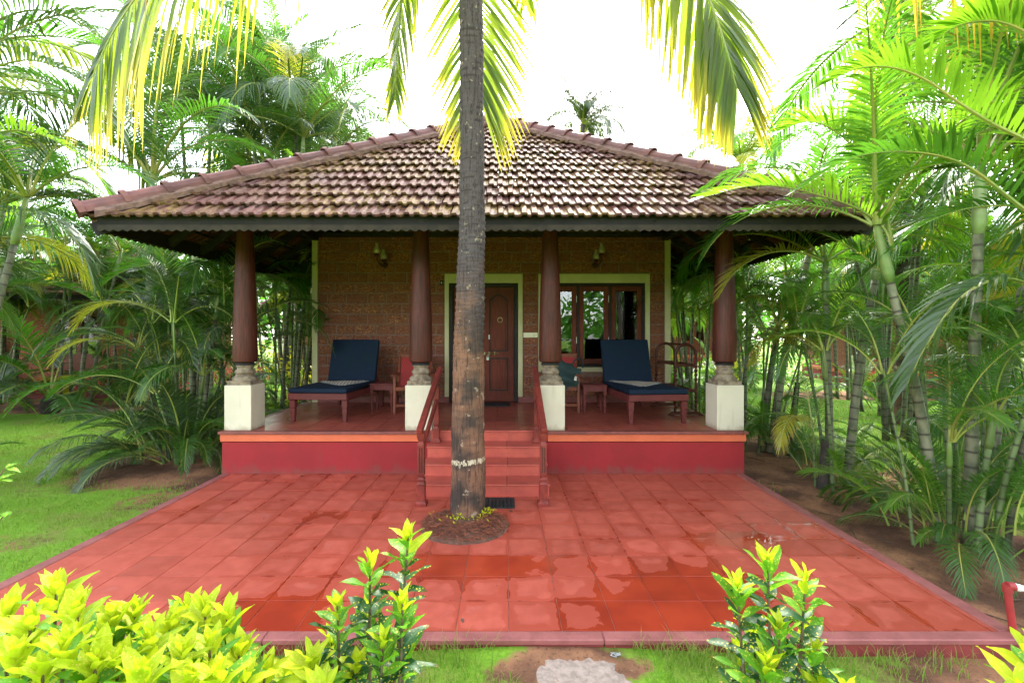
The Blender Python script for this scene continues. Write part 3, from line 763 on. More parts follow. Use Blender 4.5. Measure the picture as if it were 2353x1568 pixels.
for dx, dy in dirs:
    p0 = Vector((XC+dx*(HE+.03), YC+dy*(HE+.03), zroof(0)+.08)); p1 = Vector((XC, YC, zroof(HE)+.10))
    d = (p1-p0); L = d.length; d.normalize(); n = 16
    rot = d.to_track_quat('Y', 'Z').to_euler()
    for i in range(n):
        lift = .03
        link('hip_cap', cap_me, roof, p0+d*(L*i/n)+Vector((0, 0, lift)), (rot[0]-.03, rot[1], rot[2]+rr.uniform(-.02, .02)))
    # mortar bed: an uneven wedge under the caps
    side = Vector((-d.y, d.x, 0)).normalized(); b = MB(); m = 60; vs = []
    for i in range(m+1):
        c = p0+d*(L*(.022+.978*i/m))
        for sg in (-1, 1):
            w = .175+rr.uniform(-.02, .03); e_ = c+side*sg*w
            drop = .70*w/math.sqrt(2)*1.0
            vs += [c+side*sg*.06+Vector((0, 0, .035)), e_+Vector((0, 0, -drop+.028+rr.uniform(-.008, .008))), e_+side*sg*.012+Vector((0, 0, -drop-.03))]
    fs = []
    for i in range(m):
        for k in (0, 3):
            a = i*6+k; c = a+6
            q1, q2 = (a, a+1, c+1, c), (a+1, a+2, c+2, c+1)
            fs += [q1, q2] if k else [tuple(reversed(q1)), tuple(reversed(q2))]
        fs.append((i*6, i*6+3, i*6+9, i*6+6))
    b.add(vs, fs); b.build('hip_mortar', M['bed'], roof)
    b = MB(); b.bar(p0+d*.15+Vector((0, 0, -.22)), p1+Vector((0, 0, -.25)), .07, .13); b.build('hip_rafter', M['dark'], roof)
b = MB(); b.lathe([(.17, 0), (.14, .05), (.06, .09), (.0, .10)], 10, (XC, YC, zroof(HE)+.12)); b.build('apex_cap', M['ridge'], roof)
# plates on the pillars and the wall
b = MB(); b.box(-3.62, PYC-.06, 3.456, 3.1, PYC+.06, 3.56); b.build('porch_beam', M['dark'], roof, bevel=.005)
for x in (pil_x[0], pil_x[3]):
    b = MB(); b.box(x-.055, PYC+.062, 3.46, x+.055, WY-.06, 3.555); b.build('porch_beam', M['dark'], roof)
b = MB(); b.box(WX0+.04, WY-.05, WT-.018, WX1-.04, WY+.10, WT+.06); b.build('wall_plate', M['dark'], roof, bevel=.005)
b = MB(); b.box(-2.95, WY+.02, WT+.062, 2.45, WY+.2, 3.86); b.build('attic_backing', M['mortar'], wall)  # added backing, closes the bright gap over the wall plate

# ------------------------------------------------------------------ neighbouring cottages seen through the palms
def neighbour(name_label, loc, rz, w=5.2, d=5.0, src=None):
    t = thing('neighbour_cottage', name_label, 'cottage', loc, rz, 'cottages among the palms')
    b = MB(); b.box(-w/2, -d/2, -.3, w/2, d/2, .42); b.build('plinth', M['plinth'], t)
    b = MB(); b.box(-w/2-.02, -d/2-.02, .422, w/2+.02, d/2+.02, .54); b.build('orange_band', M['band'], t, bevel=.004)
    wl = link('wall', None, t)
    b = MB(); y0 = -d/2+.9
    dx0, dx1 = -.9, .35
    for r in ((-w/2+.1, .54, dx0, 3.3), (dx0, 2.55, dx1, 3.3), (dx1, .54, w/2-.1, 3.3)): b.box(r[0], y0, r[1], r[2], y0+.2, r[3])
    b.box(-w/2+.1, y0+.2, .54, -w/2+.3, d/2-.1, 3.3); b.box(w/2-.3, y0+.2, .54, w/2-.1, d/2-.1, 3.3); b.box(-w/2+.3, d/2-.3, .54, w/2-.3, d/2-.1, 3.3)
    b.build('laterite_wall', M['laterite'], wl)
    for x in (-w/2+.09, w/2-.19):
        b = MB(); b.box(x, y0-.015, .54, x+.1, y0-.001, 3.25); b.build('corner_strip', M['yellow'], wl)
    dr = link('glazed_door', None, t)
    b = MB(); b.box(dx0, y0+.02, .54, dx0+.09, y0+.12, 2.55); b.box(dx1-.09, y0+.02, .54, dx1, y0+.12, 2.55); b.box(dx0+.09, y0+.02, 2.46, dx1-.09, y0+.12, 2.55)
    mx = (dx0+dx1)/2
    b.box(mx-.07, y0+.025, .54, mx+.07, y0+.10, 2.46); b.box(dx0+.09, y0+.03, .54, mx-.07, y0+.09, 1.28); b.box(mx+.07, y0+.03, .54, dx1-.09, y0+.09, 1.28)
    b.build('frame', M['chairwood'], dr, bevel=.005)
    for xa, xb in ((dx0+.09, mx-.07), (mx+.07, dx1-.09)):
        b = MB(); b.box(xa, y0+.05, 1.28, xb, y0+.06, 2.46); b.build('pane', M['glass'], dr)
    for x in (-w/2+.25, w/2-.25):
        p = link('pillar', None, t, (x, -d/2+.25, .54))
        link('pedestal', ped_m, p); link('stone_base', base_m, p, (0, 0, .574)); link('shaft', shaft_m, p, (0, 0, .83))
    rf = link('roof', None, t); h = w/2+.75; hd = d/2+.75; zt = 3.0; pk = .62*min(h, hd)
    b = MB(); n = 14
    for k in range(n):                       # overlapping courses of tiles
        f0, f1 = k/n, (k+1)/n
        for (ax, ay, bx, by) in ((-h, -hd, h, -hd), (h, -hd, h, hd), (h, hd, -h, hd), (-h, hd, -h, -hd)):
            A = Vector((ax*(1-f0), ay*(1-f0), zt+pk*f0+.05)); B = Vector((bx*(1-f0), by*(1-f0), zt+pk*f0+.05))
            C = Vector((bx*(1-f1), by*(1-f1), zt+pk*f1)); D = Vector((ax*(1-f1), ay*(1-f1), zt+pk*f1))
            b.add([A, B, C, D, A-Vector((0, 0, .06)), B-Vector((0, 0, .06))], [(0, 1, 2, 3), (4, 5, 1, 0)])
    b.build('tile_courses', M['tile'], rf)
    b = MB()
    for sx in (-1, 1):
        for sy in (-1, 1): b.tube([(sx*h, sy*hd, zt+.08), (0, 0, zt+pk+.08)], .1, 6)
    b.build('hip_caps', M['ridge'], rf)
    b = MB()
    for y in (-hd+.04, hd-.04): b.bar((-h+.02, y, zt-.06), (h-.02, y, zt-.06), .03, .16)
    for x in (-h+.04, h-.04): b.bar((x, -hd+.06, zt-.06), (x, hd-.06, zt-.06), .03, .16)
    b.build('eave_board', M['eave'], rf)
    return t
def copy_tree(o, parent=None):
    c = o.copy(); COL.objects.link(c)
    if parent is not None: c.parent = parent
    for ch in o.children: copy_tree(ch, c)
    return c
nb = neighbour('red plinth cottage with wooden glazed door half hidden behind palms left of the porch', (-13.2, 16.0, -.11), R(8))
for lab, loc, rz in (('cottage showing a red plinth corner and cream strip beyond the lawn on the right', (15.8, 18.6, -.11), R(-14)),
                     ('cottage roof peeping out between the right porch pillar and the wall', (10.0, 26.0, .2), R(10)),
                     ('distant cottage glimpsed between the palms behind the left porch pillar', (-9.3, 27.0, .2), R(-6))):
    c = copy_tree(nb); c['label'] = lab; c.location = loc; c.rotation_euler = (0, 0, rz)

# ------------------------------------------------------------------ porch furniture
def lounger(label, loc, rz):
    t = thing('sun_lounger', label, 'sun lounger', loc, rz, 'loungers on the porch')
    # local: foot at y=0 towards the viewer, head at y=1.75; width .85
    b = MB()
    b.box(-.42, 0, .315, .42, .035, .405)
    for s in (-1, 1): b.box(s*.42-(.035 if s > 0 else 0), .037, .30, s*.42+(.035 if s < 0 else 0), 1.74, .40)
    b.box(-.385, 1.70, .30, .385, 1.74, .40)
    b.build('frame', M['furn'], t, bevel=.006)
    for k in range(8):
        b = MB(); b.box(-.38, .10+k*.14, .385, .38, .10+k*.14+.09, .405); b.build('slat', M['furn'], t)
    for sx in (-1, 1):
        for y in (.07, 1.62):
            b = MB(); b.lathe([(.024, 0), (.031, .13), (.033, .17), (.030, .19), (.038, .20), (.040, .31)], 4, (sx*.375, y, 0), True); b.build('leg', M['furn'], t, bevel=.003)
    b = MB(); n = 10; vs = []
    prof = [(0.0, .405), (-.004, .43), (.012, .462), (.05, .478)]
    b.box(-.415, .005, .407, .415, 1.22, .475)
    b.build('seat_cushion', M['navy'], t, bevel=.022, seg=3, smooth='all')
    a = R(73); p = Vector((0, 1.20, .46)); d = Vector((0, math.cos(a), math.sin(a))); nn = Vector((0, -math.sin(a), math.cos(a)))
    b = MB(); q = p+d*.72
    b.bar(p-nn*.035, q-nn*.035, .80, .07, up=(0, 0, 1)); b.build('back_cushion', M['navy'], t, bevel=.022, seg=3, smooth='all')
    b = MB()
    for s in (-.34, .34): b.bar(p-nn*.09+Vector((s, 0, 0)), q-nn*.09+Vector((s, 0, 0))-d*.04, .04, .04)
    b.bar(q-nn*.09+Vector((-.32, 0, 0))-d*.1, q-nn*.09+Vector((.32, 0, 0))-d*.1, .04, .03)
    b.build('back_frame', M['furn'], t)
    b = MB(); b.bar(p+d*.45-nn*.11+Vector((-.3, 0, 0)), Vector((-.3, 1.66, .38)), .025, .03); b.bar(p+d*.45-nn*.11+Vector((.3, 0, 0)), Vector((.3, 1.66, .38)), .025, .03); b.build('prop', M['furn'], t)
    return t
lounger('navy cushioned lounger at the left end of the porch, behind the left corner pillar', (-2.615, 6.44, FL), R(-3.5))
lounger('navy cushioned lounger in front of the window beside the wooden towel rack', (2.10, 6.31, FL), R(4.5))
def towel(label, pts, z):
    t = tag(link('towel', None, None, (*pts[0], z)), label, 'towel', 'towels on the loungers')
    A, B, C = [Vector((*p, 0))-Vector((*pts[0], 0)) for p in pts]
    rg = random.Random(len(label)); b = MB(); N = 12
    for lay in (0, 1):
        idx = {}; vs = []; fs = []
        for i in range(N+1):
            for j in range(N+1-i):
                p = A+(B-A)*(i/N)*(1-.03*lay)+(C-A)*(j/N)*(1-.03*lay)
                k = math.sin(i*1.1+lay)*math.cos(j*.9)*.004
                idx[i, j] = len(vs); vs.append((p.x, p.y, .007+lay*.011+k+rg.uniform(0, .002)))
        for i in range(N):
            for j in range(N-i):
                fs.append((idx[i, j], idx[i+1, j], idx[i, j+1]))
                if i+j < N-1: fs.append((idx[i+1, j], idx[i+1, j+1], idx[i, j+1]))
        b.add(vs, fs)
    # fringe along the two front edges
    o = b.build('cloth', M['towel'], t, smooth='all')
    b = MB()
    for (P, Q) in ((A, C), (C, B)):
        dd = Vector(((Q-P).y, -(Q-P).x, 0)).normalized()
        if dd.y > 0: dd = -dd
        for k in range(16):
            p = P+(Q-P)*((k+.5)/16); w = (Q-P).normalized()*.012
            b.add([p-w+Vector((0, 0, .016)), p+w+Vector((0, 0, .016)), p+w*.6+dd*.03+Vector((0, 0, .006)), p-w*.6+dd*.03+Vector((0, 0, .006))], [(0, 1, 2, 3)])
    b.build('fringe', M['pvc'], t)
towel('striped towel folded to a triangle on the left lounger cushion', [(-2.90, 7.30), (-2.20, 7.42), (-2.37, 6.74)], FL+.476)
towel('striped towel folded to a triangle on the lounger below the window', [(1.68, 7.42), (2.40, 7.15), (1.98, 6.62)], FL+.476)

def side_table(label, loc):
    t = thing('side_table', label, 'side table', loc, 0, 'side tables on the porch')
    b = MB(); b.box(-.19, -.19, .43, .19, .19, .452); b.build('table_top', M['furn'], t, bevel=.006)
    b = MB()
    for s in (-1, 1): b.box(-.13, s*.155-.01, .35, .13, s*.155+.01, .43); b.box(s*.155-.01, -.13, .35, s*.155+.01, .13, .43)
    b.build('apron', M['furn'], t)
    for sx in (-1, 1):
        for sy in (-1, 1):
            b = MB(); b.lathe([(.012, 0), (.018, .03), (.014, .06), (.020, .12), (.024, .2), (.018, .27), (.026, .29), (.018, .31)], 10, (sx*.155, sy*.155, 0)); b.box(sx*.155-.024, sy*.155-.024, .31, sx*.155+.024, sy*.155+.024, .429)
            b.build('leg', M['furn'], t, smooth=True)
side_table('small dark wooden table between the left lounger and the easy chair', (-1.95, 7.48, FL))
side_table('small dark wooden table between the bag chair and the window lounger', (1.385, 7.3, FL))

def easy_chair(label, loc, rz):
    t = thing('easy_chair', label, 'chair', loc, rz, 'easy chairs on the porch')
    # local: faces -y
    def P(x, y, z): return (x, y, z)
    for s in (-1, 1):
        b = MB(); b.bar((s*.29, -.28, 0), (s*.29, -.22, .58), .04, .045); b.build('front_leg', M['chairwood'], t, bevel=.005)
        b = MB(); b.bar((s*.29, .34, 0), (s*.29, .10, .42), .04, .05); b.build('rear_leg', M['chairwood'], t, bevel=.005)
        b = MB(); b.box(s*.29-.045, -.34, .58, s*.29+.045, .24, .605); b.build('armrest', M['chairwood'], t, bevel=.01)
        b = MB(); b.bar((s*.26, .08, .34), (s*.26, .40, .90), .035, .045); b.build('back_post', M['chairwood'], t, bevel=.006)
    b = MB(); b.box(-.27, -.275, .10, .27, -.24, .145); b.build('stretcher', M['chairwood'], t, bevel=.004)
    b = MB(); b.bar((-.27, -.26, .38), (.27, -.26, .38), .04, .05); b.bar((-.27, .12, .36), (.27, .12, .36), .04, .05)
    b.build('seat_rail', M['chairwood'], t)
    b = MB(); b.bar((-.28, .385, .87), (.28, .385, .87), .04, .07); b.build('crest_rail', M['chairwood'], t, bevel=.006)
    b = MB(); b.bar((0, -.25, .402), (0, .12, .375), .5, .015); b.build('seat', M['weave'], t)
    b = MB(); b.bar((0, .10, .37), (0, .385, .86), .47, .012, up=(0, -1, 0)); b.build('backrest', M['weave'], t)
    return t
easy_chair('red woven easy chair half hidden by the pillar left of the steps', (-1.47, 7.50, FL), R(8))
easy_chair('red woven easy chair holding a dark green bag under the window', (.90, 7.55, FL), R(-8))
t = thing('cloth_bag', 'dark green cloth bag slumped on the easy chair behind the pillar', 'bag', (.93, 7.36, FL+.42), R(-6))
b = MB()
N = 8; vs = []; fs = []
for side in (-1, 1):
    for i in range(N+1):
        for j in range(N+1):
            u, v = i/N-.5, j/N
            puff = .07*math.cos(u*math.pi)*math.sin(math.pi*min(1, v*1.05))**.7
            x = u*.50*(1-.15*v)+.10*v-.03; z = -.03+v*.44*(1-.25*(u+.5))-.10*(u)+.02*math.sin(i*2.1+j*1.3)
            vs.append((x, side*puff+.02*math.sin(j*1.5)-.10+.10*v, z))
for s in (0, 1):
    o = s*(N+1)**2
    for i in range(N):
        for j in range(N): fs.append((o+i*(N+1)+j, o+(i+1)*(N+1)+j, o+(i+1)*(N+1)+j+1, o+i*(N+1)+j+1))
b.add(vs, fs); b.build('bag_body', M['bag'], t, smooth='all')
b = MB(); b.tube([(.12, -.02, .30), (.17, -.03, .40), (.25, -.02, .44), (.31, .0, .40), (.30, .0, .28)], .011, 6); b.build('handle', M['bag'], t, smooth='all')
b = MB(); b.add([(.155, -.168, .10), (.195, -.166, .09), (.205, -.158, .155), (.17, -.160, .165)], [(0, 1, 2, 3)]); b.build('label_tag', M['baglabel'], t)

# towel rack: two arched ends joined by rods
t = thing('towel_rack', 'dark turned wood towel rack with arched ends beside the window lounger', 'towel rack', (2.745, 7.48, FL), 0)
def spindle(b, x, y, z0, z1):
    n = 46; pr = []
    for i in range(n+1):
        v = i/n; z = z0+(z1-z0)*v
        r = .021+.008*math.sin(z*95)*(1 if (.2 < (z*2.4) % 1 < .8) else .15)
        pr.append((r, z))
    b.lathe(pr, 10, (x, y, 0))
for y, in ((-.44,), (.44,)):
    e = link('end_frame', None, t)
    b = MB(); hw = .155
    for s in (-1, 1): spindle(b, s*hw, y, .05, .93)
    b.build('spindle', M['rack'], e, smooth=True)
    b = MB(); b.tube([(hw*math.cos(a*math.pi/12), y, .92+.158*math.sin(a*math.pi/12)) for a in range(13)], .026, 8); b.build('arch', M['rack'], e, smooth=True)
    b = MB(); b.box(-hw, y-.016, .74, hw, y+.016, .785); b.build('crossbar', M['rack'], e, bevel=.004)
    b = MB(); b.box(-hw, y-.016, .355, hw, y+.016, .40); b.build('crossbar', M['rack'], e, bevel=.004)
    b = MB(); b.prism([(-.27, 0), (-.20, 0), (-.16, .012), (.16, .012), (.20, 0), (.27, 0), (.20, .06), (-.20, .06)], y-.022, y+.022); b.build('foot', M['rack'], e, bevel=.003)
for x, z in ((0, 1.075), (-.12, .765), (.12, .765), (-.12, .385), (.12, .385)):
    b = MB(); b.tube([(x, -.44, z), (x, .44, z)], .016, 8); b.build('rod', M['rack'], t, smooth=True)

# lamps, switch plate, mats, pipe
def wall_lamp(label, x, s):
    t = thing('wall_lamp', label, 'wall lamp', (x, WY-.008, 3.02), 0, 'lamps on the front wall')
    b = MB(); b.lathe([(.05, 0), (.055, .012), (.03, .02)], 16); me = b.mesh('back_plate', M['rack'], True); link('back_plate', me, t, (0, 0, .0), (R(90), 0, 0))
    for (y, dz, dx) in ((-.13, .0, 0), (-.50, .04, s*.02)):
        b = MB(); b.tube([(0, 0, 0), (dx*.4, y*.5, -.05), (dx, y, -.02+dz), (dx, y, .05+dz)], .012, 8); b.lathe([(.03, .04), (.045, .06), (.03, .075), (.035, .09)], 12, (dx, y, dz)); b.build('arm', M['rack'], t, smooth=True)
        b = MB(); b.lathe([(.045, .092), (.058, .12), (.058, .15), (.04, .19), (.026, .225), (.027, .26), (.0, .262)], 16, (dx, y, dz)); b.build('lamp_shade', M['bulb'], t, smooth=True)
wall_lamp('double arm wall lamp with pale glass shades left of the door', -2.17, -1)
wall_lamp('double arm wall lamp with pale glass shades above the window', 1.63, 1)
t = thing('switch_plate', 'cream switch plate on the wall between door and window', 'switch plate', (.462, WY-.0085, 1.755))
b = MB(); b.box(-.13, -.012, -.045, .13, 0, .045); b.build('plate', M['plastic'], t, bevel=.004)
for k in range(4):
    b = MB(); b.box(-.10+k*.034, -.017, -.018, -.10+k*.034+.022, -.0121, .018); b.build('switch', M['plastic'], t, bevel=.002)
b = MB()
for dx, dz in ((.065, .012), (.055, -.010), (.075, -.010), (.1, .0)): b.box(dx-.004, -.0132, dz-.004, dx+.004, -.0121, dz+.004)
b.build('socket_hole', M['black'], t)
t = thing('door_bell', 'small dark bell box on the wall beside the upper left door surround', 'door bell', (-1.15, WY-.008, 2.70))
b = MB(); b.box(-.03, -.03, -.04, .03, 0, .04); b.build('box', M['dark'], t, bevel=.006)
b = MB(); b.tube([(0, -.031, 0), (0, -.037, 0)], .012, 10); b.build('button', M['plastic'], t)
t = thing('rubber_mat', 'black ribbed rubber mat on the patio at the foot of the steps', 'door mat', (-.20, 4.83, .0025))
b = MB(); b.box(-.30, -.15, 0, .30, .15, .008); b.build('mat_base', M['black'], t, bevel=.003)
b = MB()
for i in range(15):
    for j in range(7): b.box(-.285+i*.0395, -.135+j*.04, .008, -.285+i*.0395+.026, -.135+j*.04+.026, .016)
tag(b.build('rubber_studs', M['black'], t), kind='stuff')
t = tag(link('coir_mat', None, None, (-.36, 8.12, FL+.003)), 'dark flat mat on the porch floor before the door', 'door mat')
b = MB(); b.box(-.45, -.22, 0, .45, .22, .014); b.build('mat_pile', M['black'], t, bevel=.004)
t = thing('water_pipe', 'red painted standpipe with white plastic end at the patio corner', 'pipe', (3.0, 2.735, .003))
b = MB(); b.tube([(0, 0, 0), (-.035, 0, .255)], .0185, 12); b.build('riser', M['pipe_red'], t, smooth=True)
b = MB(); b.tube([(-.033, 0, .235), (-.036, 0, .275)], .025, 12); b.tube([(-.036, 0, .27), (.0, -.005, .268)], .024, 12); b.build('elbow', M['pipe_red'], t, smooth=True)
b = MB(); b.tube([(.0, -.005, .268), (.025, -.008, .262), (.5, -.05, .23)], .0165, 12); b.tube([(.002, -.005, .268), (.03, -.009, .262)], .021, 12); b.build('plastic_pipe', M['pvc'], t, smooth=True)

# stepping stone
rg = random.Random(9); b = MB()
pl = [(.10, 1.95), (.68, 1.93), (.70, 2.2), (.66, 2.42), (.60, 2.50), (.61, 2.56), (.50, 2.60), (.38, 2.585), (.33, 2.605), (.22, 2.60), (.15, 2.52), (.13, 2.38), (.09, 2.25)]
c = Vector((.38, 2.28)); rings = 7; vs = []; fs = []
n0 = 48; per = []
for i in range(n0):
    f = i/n0*len(pl); k = int(f); a = Vector(pl[k]); d = Vector(pl[(k+1) % len(pl)]); p = a+(d-a)*(f-k); per.append(p+Vector((rg.uniform(-.008, .008), rg.uniform(-.008, .008))))
for k in range(rings):
    q = 1-.13*k
    for p in per:
        e = c+(p-c)*q; vs.append((e.x, e.y, -.043+(.0 if k else -.012)+rg.uniform(-.003, .004)))
vs.append((c.x, c.y, -.042))
for p in per: vs.append((p.x, p.y, -.14))
for k in range(rings-1):
    for i in range(n0):
        j = (i+1) % n0; fs.append((k*n0+i, k*n0+j, (k+1)*n0+j, (k+1)*n0+i))
cc = rings*n0
for i in range(n0):
    j = (i+1) % n0; fs.append(((rings-1)*n0+i, (rings-1)*n0+j, cc)); fs.append((cc+1+i, cc+1+j, j, i))
b.add(vs, fs); tag(b.build('stepping_stone', M['slab'], smooth=True), 'rough grey pink stepping stone in the grass before the kerb', 'stepping stone')
b = MB(); rg = random.Random(2); q = [(rg.uniform(-.03, .03), rg.uniform(-.02, .02), .004+rg.uniform(0, .012)) for _ in range(14)]; b.tube(q, .0025, 5)
tag(b.build('thread', M['white'], None, (.62, 2.60, gz(.62, 2.60)), smooth='all'), 'small tangle of white thread lying on the soil near the stepping stone', 'thread')

# ------------------------------------------------------------------ palm fronds
UPV = Vector((0, 0, 1))
def resample(pts, n):
    P = [Vector(p) for p in pts]; out = []
    P = [P[0]*2-P[1]]+P+[P[-1]*2-P[-2]]; m = len(P)-3
    for i in range(n+1):
        f = min(i/n*m, m-1e-6); k = int(f); u = f-k; a, b_, c, d = P[k:k+4]
        out.append(.5*((2*b_)+(c-a)*u+(2*a-5*b_+4*c-d)*u*u+(3*b_-a-3*c+d)*u**3))
    return out
def frond_mesh(name, pts, mleaf, mr, nl=40, ll=.28, lw=.016, a0=70, a1=28, vee=25, droop=.35, start=.16, seed=0, rr=.012, tipl=.35, ref=UPV, twist=.25, gap=.0, n=26, basel=.55):
    rg = random.Random(seed); C = resample(pts, n); L = sum((C[i+1]-C[i]).length for i in range(n))
    V = []; F = []; T = []; MI = []
    def at_s(s):
        f = min(s*n, n-1e-5); k = int(f); u = f-k
        p = C[k].lerp(C[k+1], u); t0 = (C[k+1]-C[max(k-1, 0)]); t1 = (C[min(k+2, n)]-C[k])
        return p, (t0.lerp(t1, u)).normalized()
    # rachis
    q = 5
    for i in range(n+1):
        p, t = at_s(i/n); S = t.cross(ref)
        if S.length < .05: S = t.cross(Vector((0, 1, 0)))
        S.normalize(); N = S.cross(t); r = rr*(1-.85*i/n)*(1.25 if i == 0 else 1)
        for k in range(q):
            c = 2*math.pi*k/q; V.append(p+(S*math.cos(c)*1.15+N*math.sin(c)*.85)*r); T.append(0.)
    for i in range(n):
        for k in range(q):
            k2 = (k+1) % q; F.append((i*q+k, i*q+k2, (i+1)*q+k2, (i+1)*q+k)); MI.append(1)
    sv_ = (0, .22, .55, .82); wv = (.45, 1., .85, .45)
    for i in range(nl):
        for sd in (-1, 1):
            if gap and rg.random() < gap: continue
            x = (i+.5+.3*sd*.5)/nl; s = start+(1-start)*x
            p, t = at_s(s); S = t.cross(ref)
            if S.length < .05: S = t.cross(Vector((0, 1, 0)))
            S.normalize(); N = S.cross(t)
            a = R(a0+(a1-a0)*x+rg.uniform(-5, 5)); v = R(vee+rg.uniform(-9, 9))
            d = t*math.cos(a)+(S*sd*math.cos(v)+N*math.sin(v))*math.sin(a)
            pr = (basel+(1-basel)*min(1, x/.3)) if x < .3 else 1-(1-tipl)*((x-.3)/.7)**1.6
            l = ll*pr*rg.uniform(.9, 1.08); w = lw*(.65+.35*pr)*rg.uniform(.85, 1.1)
            wd = (t-d*t.dot(d)); wd = (wd.normalized() if wd.length > .05 else S)
            wd = (wd+d.cross(wd)*rg.uniform(-twist, twist)).normalized()
            dr = droop*rg.uniform(.75, 1.3); b0 = len(V)
            pt = None
            for s2, w2 in zip(sv_, wv):
                c = p+d*(l*s2*(1-.25*dr*s2))-UPV*(dr*l*s2*s2)
                V += [c-wd*w*w2/2, c+wd*w*w2/2]; T += [s2, s2]
            V.append(p+d*(l*(1-.25*dr))-UPV*(dr*l)); T.append(1.)
            for k in range(3): F.append((b0+2*k, b0+2*k+1, b0+2*k+3, b0+2*k+2)); MI.append(0)
            F.append((b0+6, b0+7, b0+8)); MI.append(0)
    me = bpy.data.meshes.new(name); me.from_pydata([tuple(v) for v in V], [], F)
    me.attributes.new('t', 'FLOAT', 'POINT').data.foreach_set('value', T)
    me.materials.append(mleaf); me.materials.append(mr); me.polygons.foreach_set('material_index', MI)
    return me
def arc_pts(e0, bend, yaw=0, n=12, pw=1.25):
    pts = [Vector((0, 0, 0))]; p = Vector((0, 0, 0))
    for i in range(n):
        s = (i+.5)/n; a = R(e0-bend*s**pw); y = R(yaw*s)
        p = p+Vector((math.cos(a)*math.cos(y), math.cos(a)*math.sin(y), math.sin(a)))/n; pts.append(p.copy())
    return pts
VAR = {}
ARC = {'U': (82, 58), 'M': (64, 92), 'L': (42, 105), 'D': (18, 95)}
def variant(kind, k, mat, fam='areca'):
    key = (kind, k, mat, fam)
    if key not in VAR:
        base = (kind, k, None, fam)
        if base not in VAR:
            e0, bd = ARC[kind]; sd = hash((kind == 'M', kind == 'L', kind == 'D', k)) % 97+k
            if fam == 'areca':
                VAR[base] = frond_mesh('frond', arc_pts(e0, bd+k*7-7, (-14, 12, 3)[k]), M['areca'], M['petiole'], 48, .28, .0120, 66, 24, 32-7*k, .26+.12*k, .13, sd, .010)
            elif fam == 'young':
                VAR[base] = frond_mesh('frond', arc_pts(e0, bd*.9, (-10, 10, 2)[k]), M['areca'], M['petiole'], 30, .30, .021, 60, 22, 25, .30, .30, sd, .010)
            else:
                VAR[base] = frond_mesh('frond', arc_pts(e0, bd+10, (-10, 8, 2)[k]), M['coco'], M['petiole'], 62, .24, .0145, 68, 26, 10, .60, .12, sd, .011, .4)
        me = VAR[base].copy(); me.name = 'frond'; me.materials[0] = M[mat]; VAR[key] = me
    return VAR[key]
def stem_mesh(pts, r0, r1, mat, n=9, m=16):
    C = resample(pts, m); b = MB(); rad = [r0+(r1-r0)*i/m for i in range(m+1)]; rad[0] *= 1.25
    b.tube(C, rad, n); me = b.mesh('stem', mat, smooth='all')
    L = [0]
    for i in range(m): L.append(L[-1]+(C[i+1]-C[i]).length)
    t = [L[min(i//n, m)] for i in range(len(me.vertices))]
    me.attributes.new('t', 'FLOAT', 'POINT').data.foreach_set('value', t)
    return me, C
def crown(t, top, dirv, nf, fl, rg, mats, fam='areca', kinds='UMMLLD', az0=None, spread=1.0):
    for i in range(nf):
        az = (az0 if az0 is not None else rg.uniform(0, 6.3))+i*2.3999+rg.uniform(-.3, .3)
        kd = kinds[min(int(i/nf*len(kinds)), len(kinds)-1)]
        me = variant(kd, rg.randrange(3), mats[rg.randrange(len(mats))], fam)
        if kd in 'LD' and rg.random() < .13: me = variant(kd, rg.randrange(3), 'areca_yellow', fam)
        o = link('frond', me, t, top+Vector((math.cos(az), math.sin(az), 0))*.03, (rg.uniform(-.12, .12), rg.uniform(-.10, .10), az), fl*rg.uniform(.85, 1.12))
def areca(label, x, y, stems, seed, suckers=(6, 1.2), mats=('areca', 'areca', 'areca_light'), green=False, group='areca palm clumps in the garden', kinds='UMMLLD', srad=.32, thin=(0, 1.5, 1.2)):
    rg = random.Random(seed); t = thing('areca_palm', label, 'palm', (x, y, gz(x, y)), 0, group)
    stems = list(stems)+rstems(rg, thin[0], thin[1], max(.3, srad), .022, 5, thin[2], .5)
    for (dx, dy, tx, ty, h, r, nf, fl) in stems:
        r *= .78
        a = Vector((dx, dy, -.03)); c = Vector((tx, ty, h)); mid_ = a.lerp(c, .5)+Vector((dx-tx, dy-ty, 0))*.12
        me, C = stem_mesh([a, mid_, c], r, r*.72, M['stem_green' if green or r < .035 else 'stem'])
        link('stem', me, t)
        d = (C[-1]-C[-2]).normalized(); sl = min(.75, .22*h+.12); top = c+d*sl
        b = MB(); b.tube([c, c+d*sl*.15, c+d*sl*.6, top], [r*.75, r*1.02, r*.8, r*.45], 8); b.build('crownshaft', M['shaft' if r > .05 else 'shaft_green'], t, smooth='all')
        crown(t, top-d*sl*.12, d, nf, fl, rg, mats, kinds=kinds)
    ns, sl = suckers
    for i in range(ns):
        az = rg.uniform(0, 6.283); rad = rg.uniform(.05, srad)
        me = variant('UMML'[rg.randrange(4)], rg.randrange(3), mats[rg.randrange(len(mats))], 'young' if rg.random() < .25 else 'areca')
        link('frond', me, t, (math.cos(az)*rad, math.sin(az)*rad, rg.uniform(0, .25)), (rg.uniform(-.1, .1), rg.uniform(-.1, .1), az+rg.uniform(-.5, .5)), sl*rg.uniform(.7, 1.25))
    return t
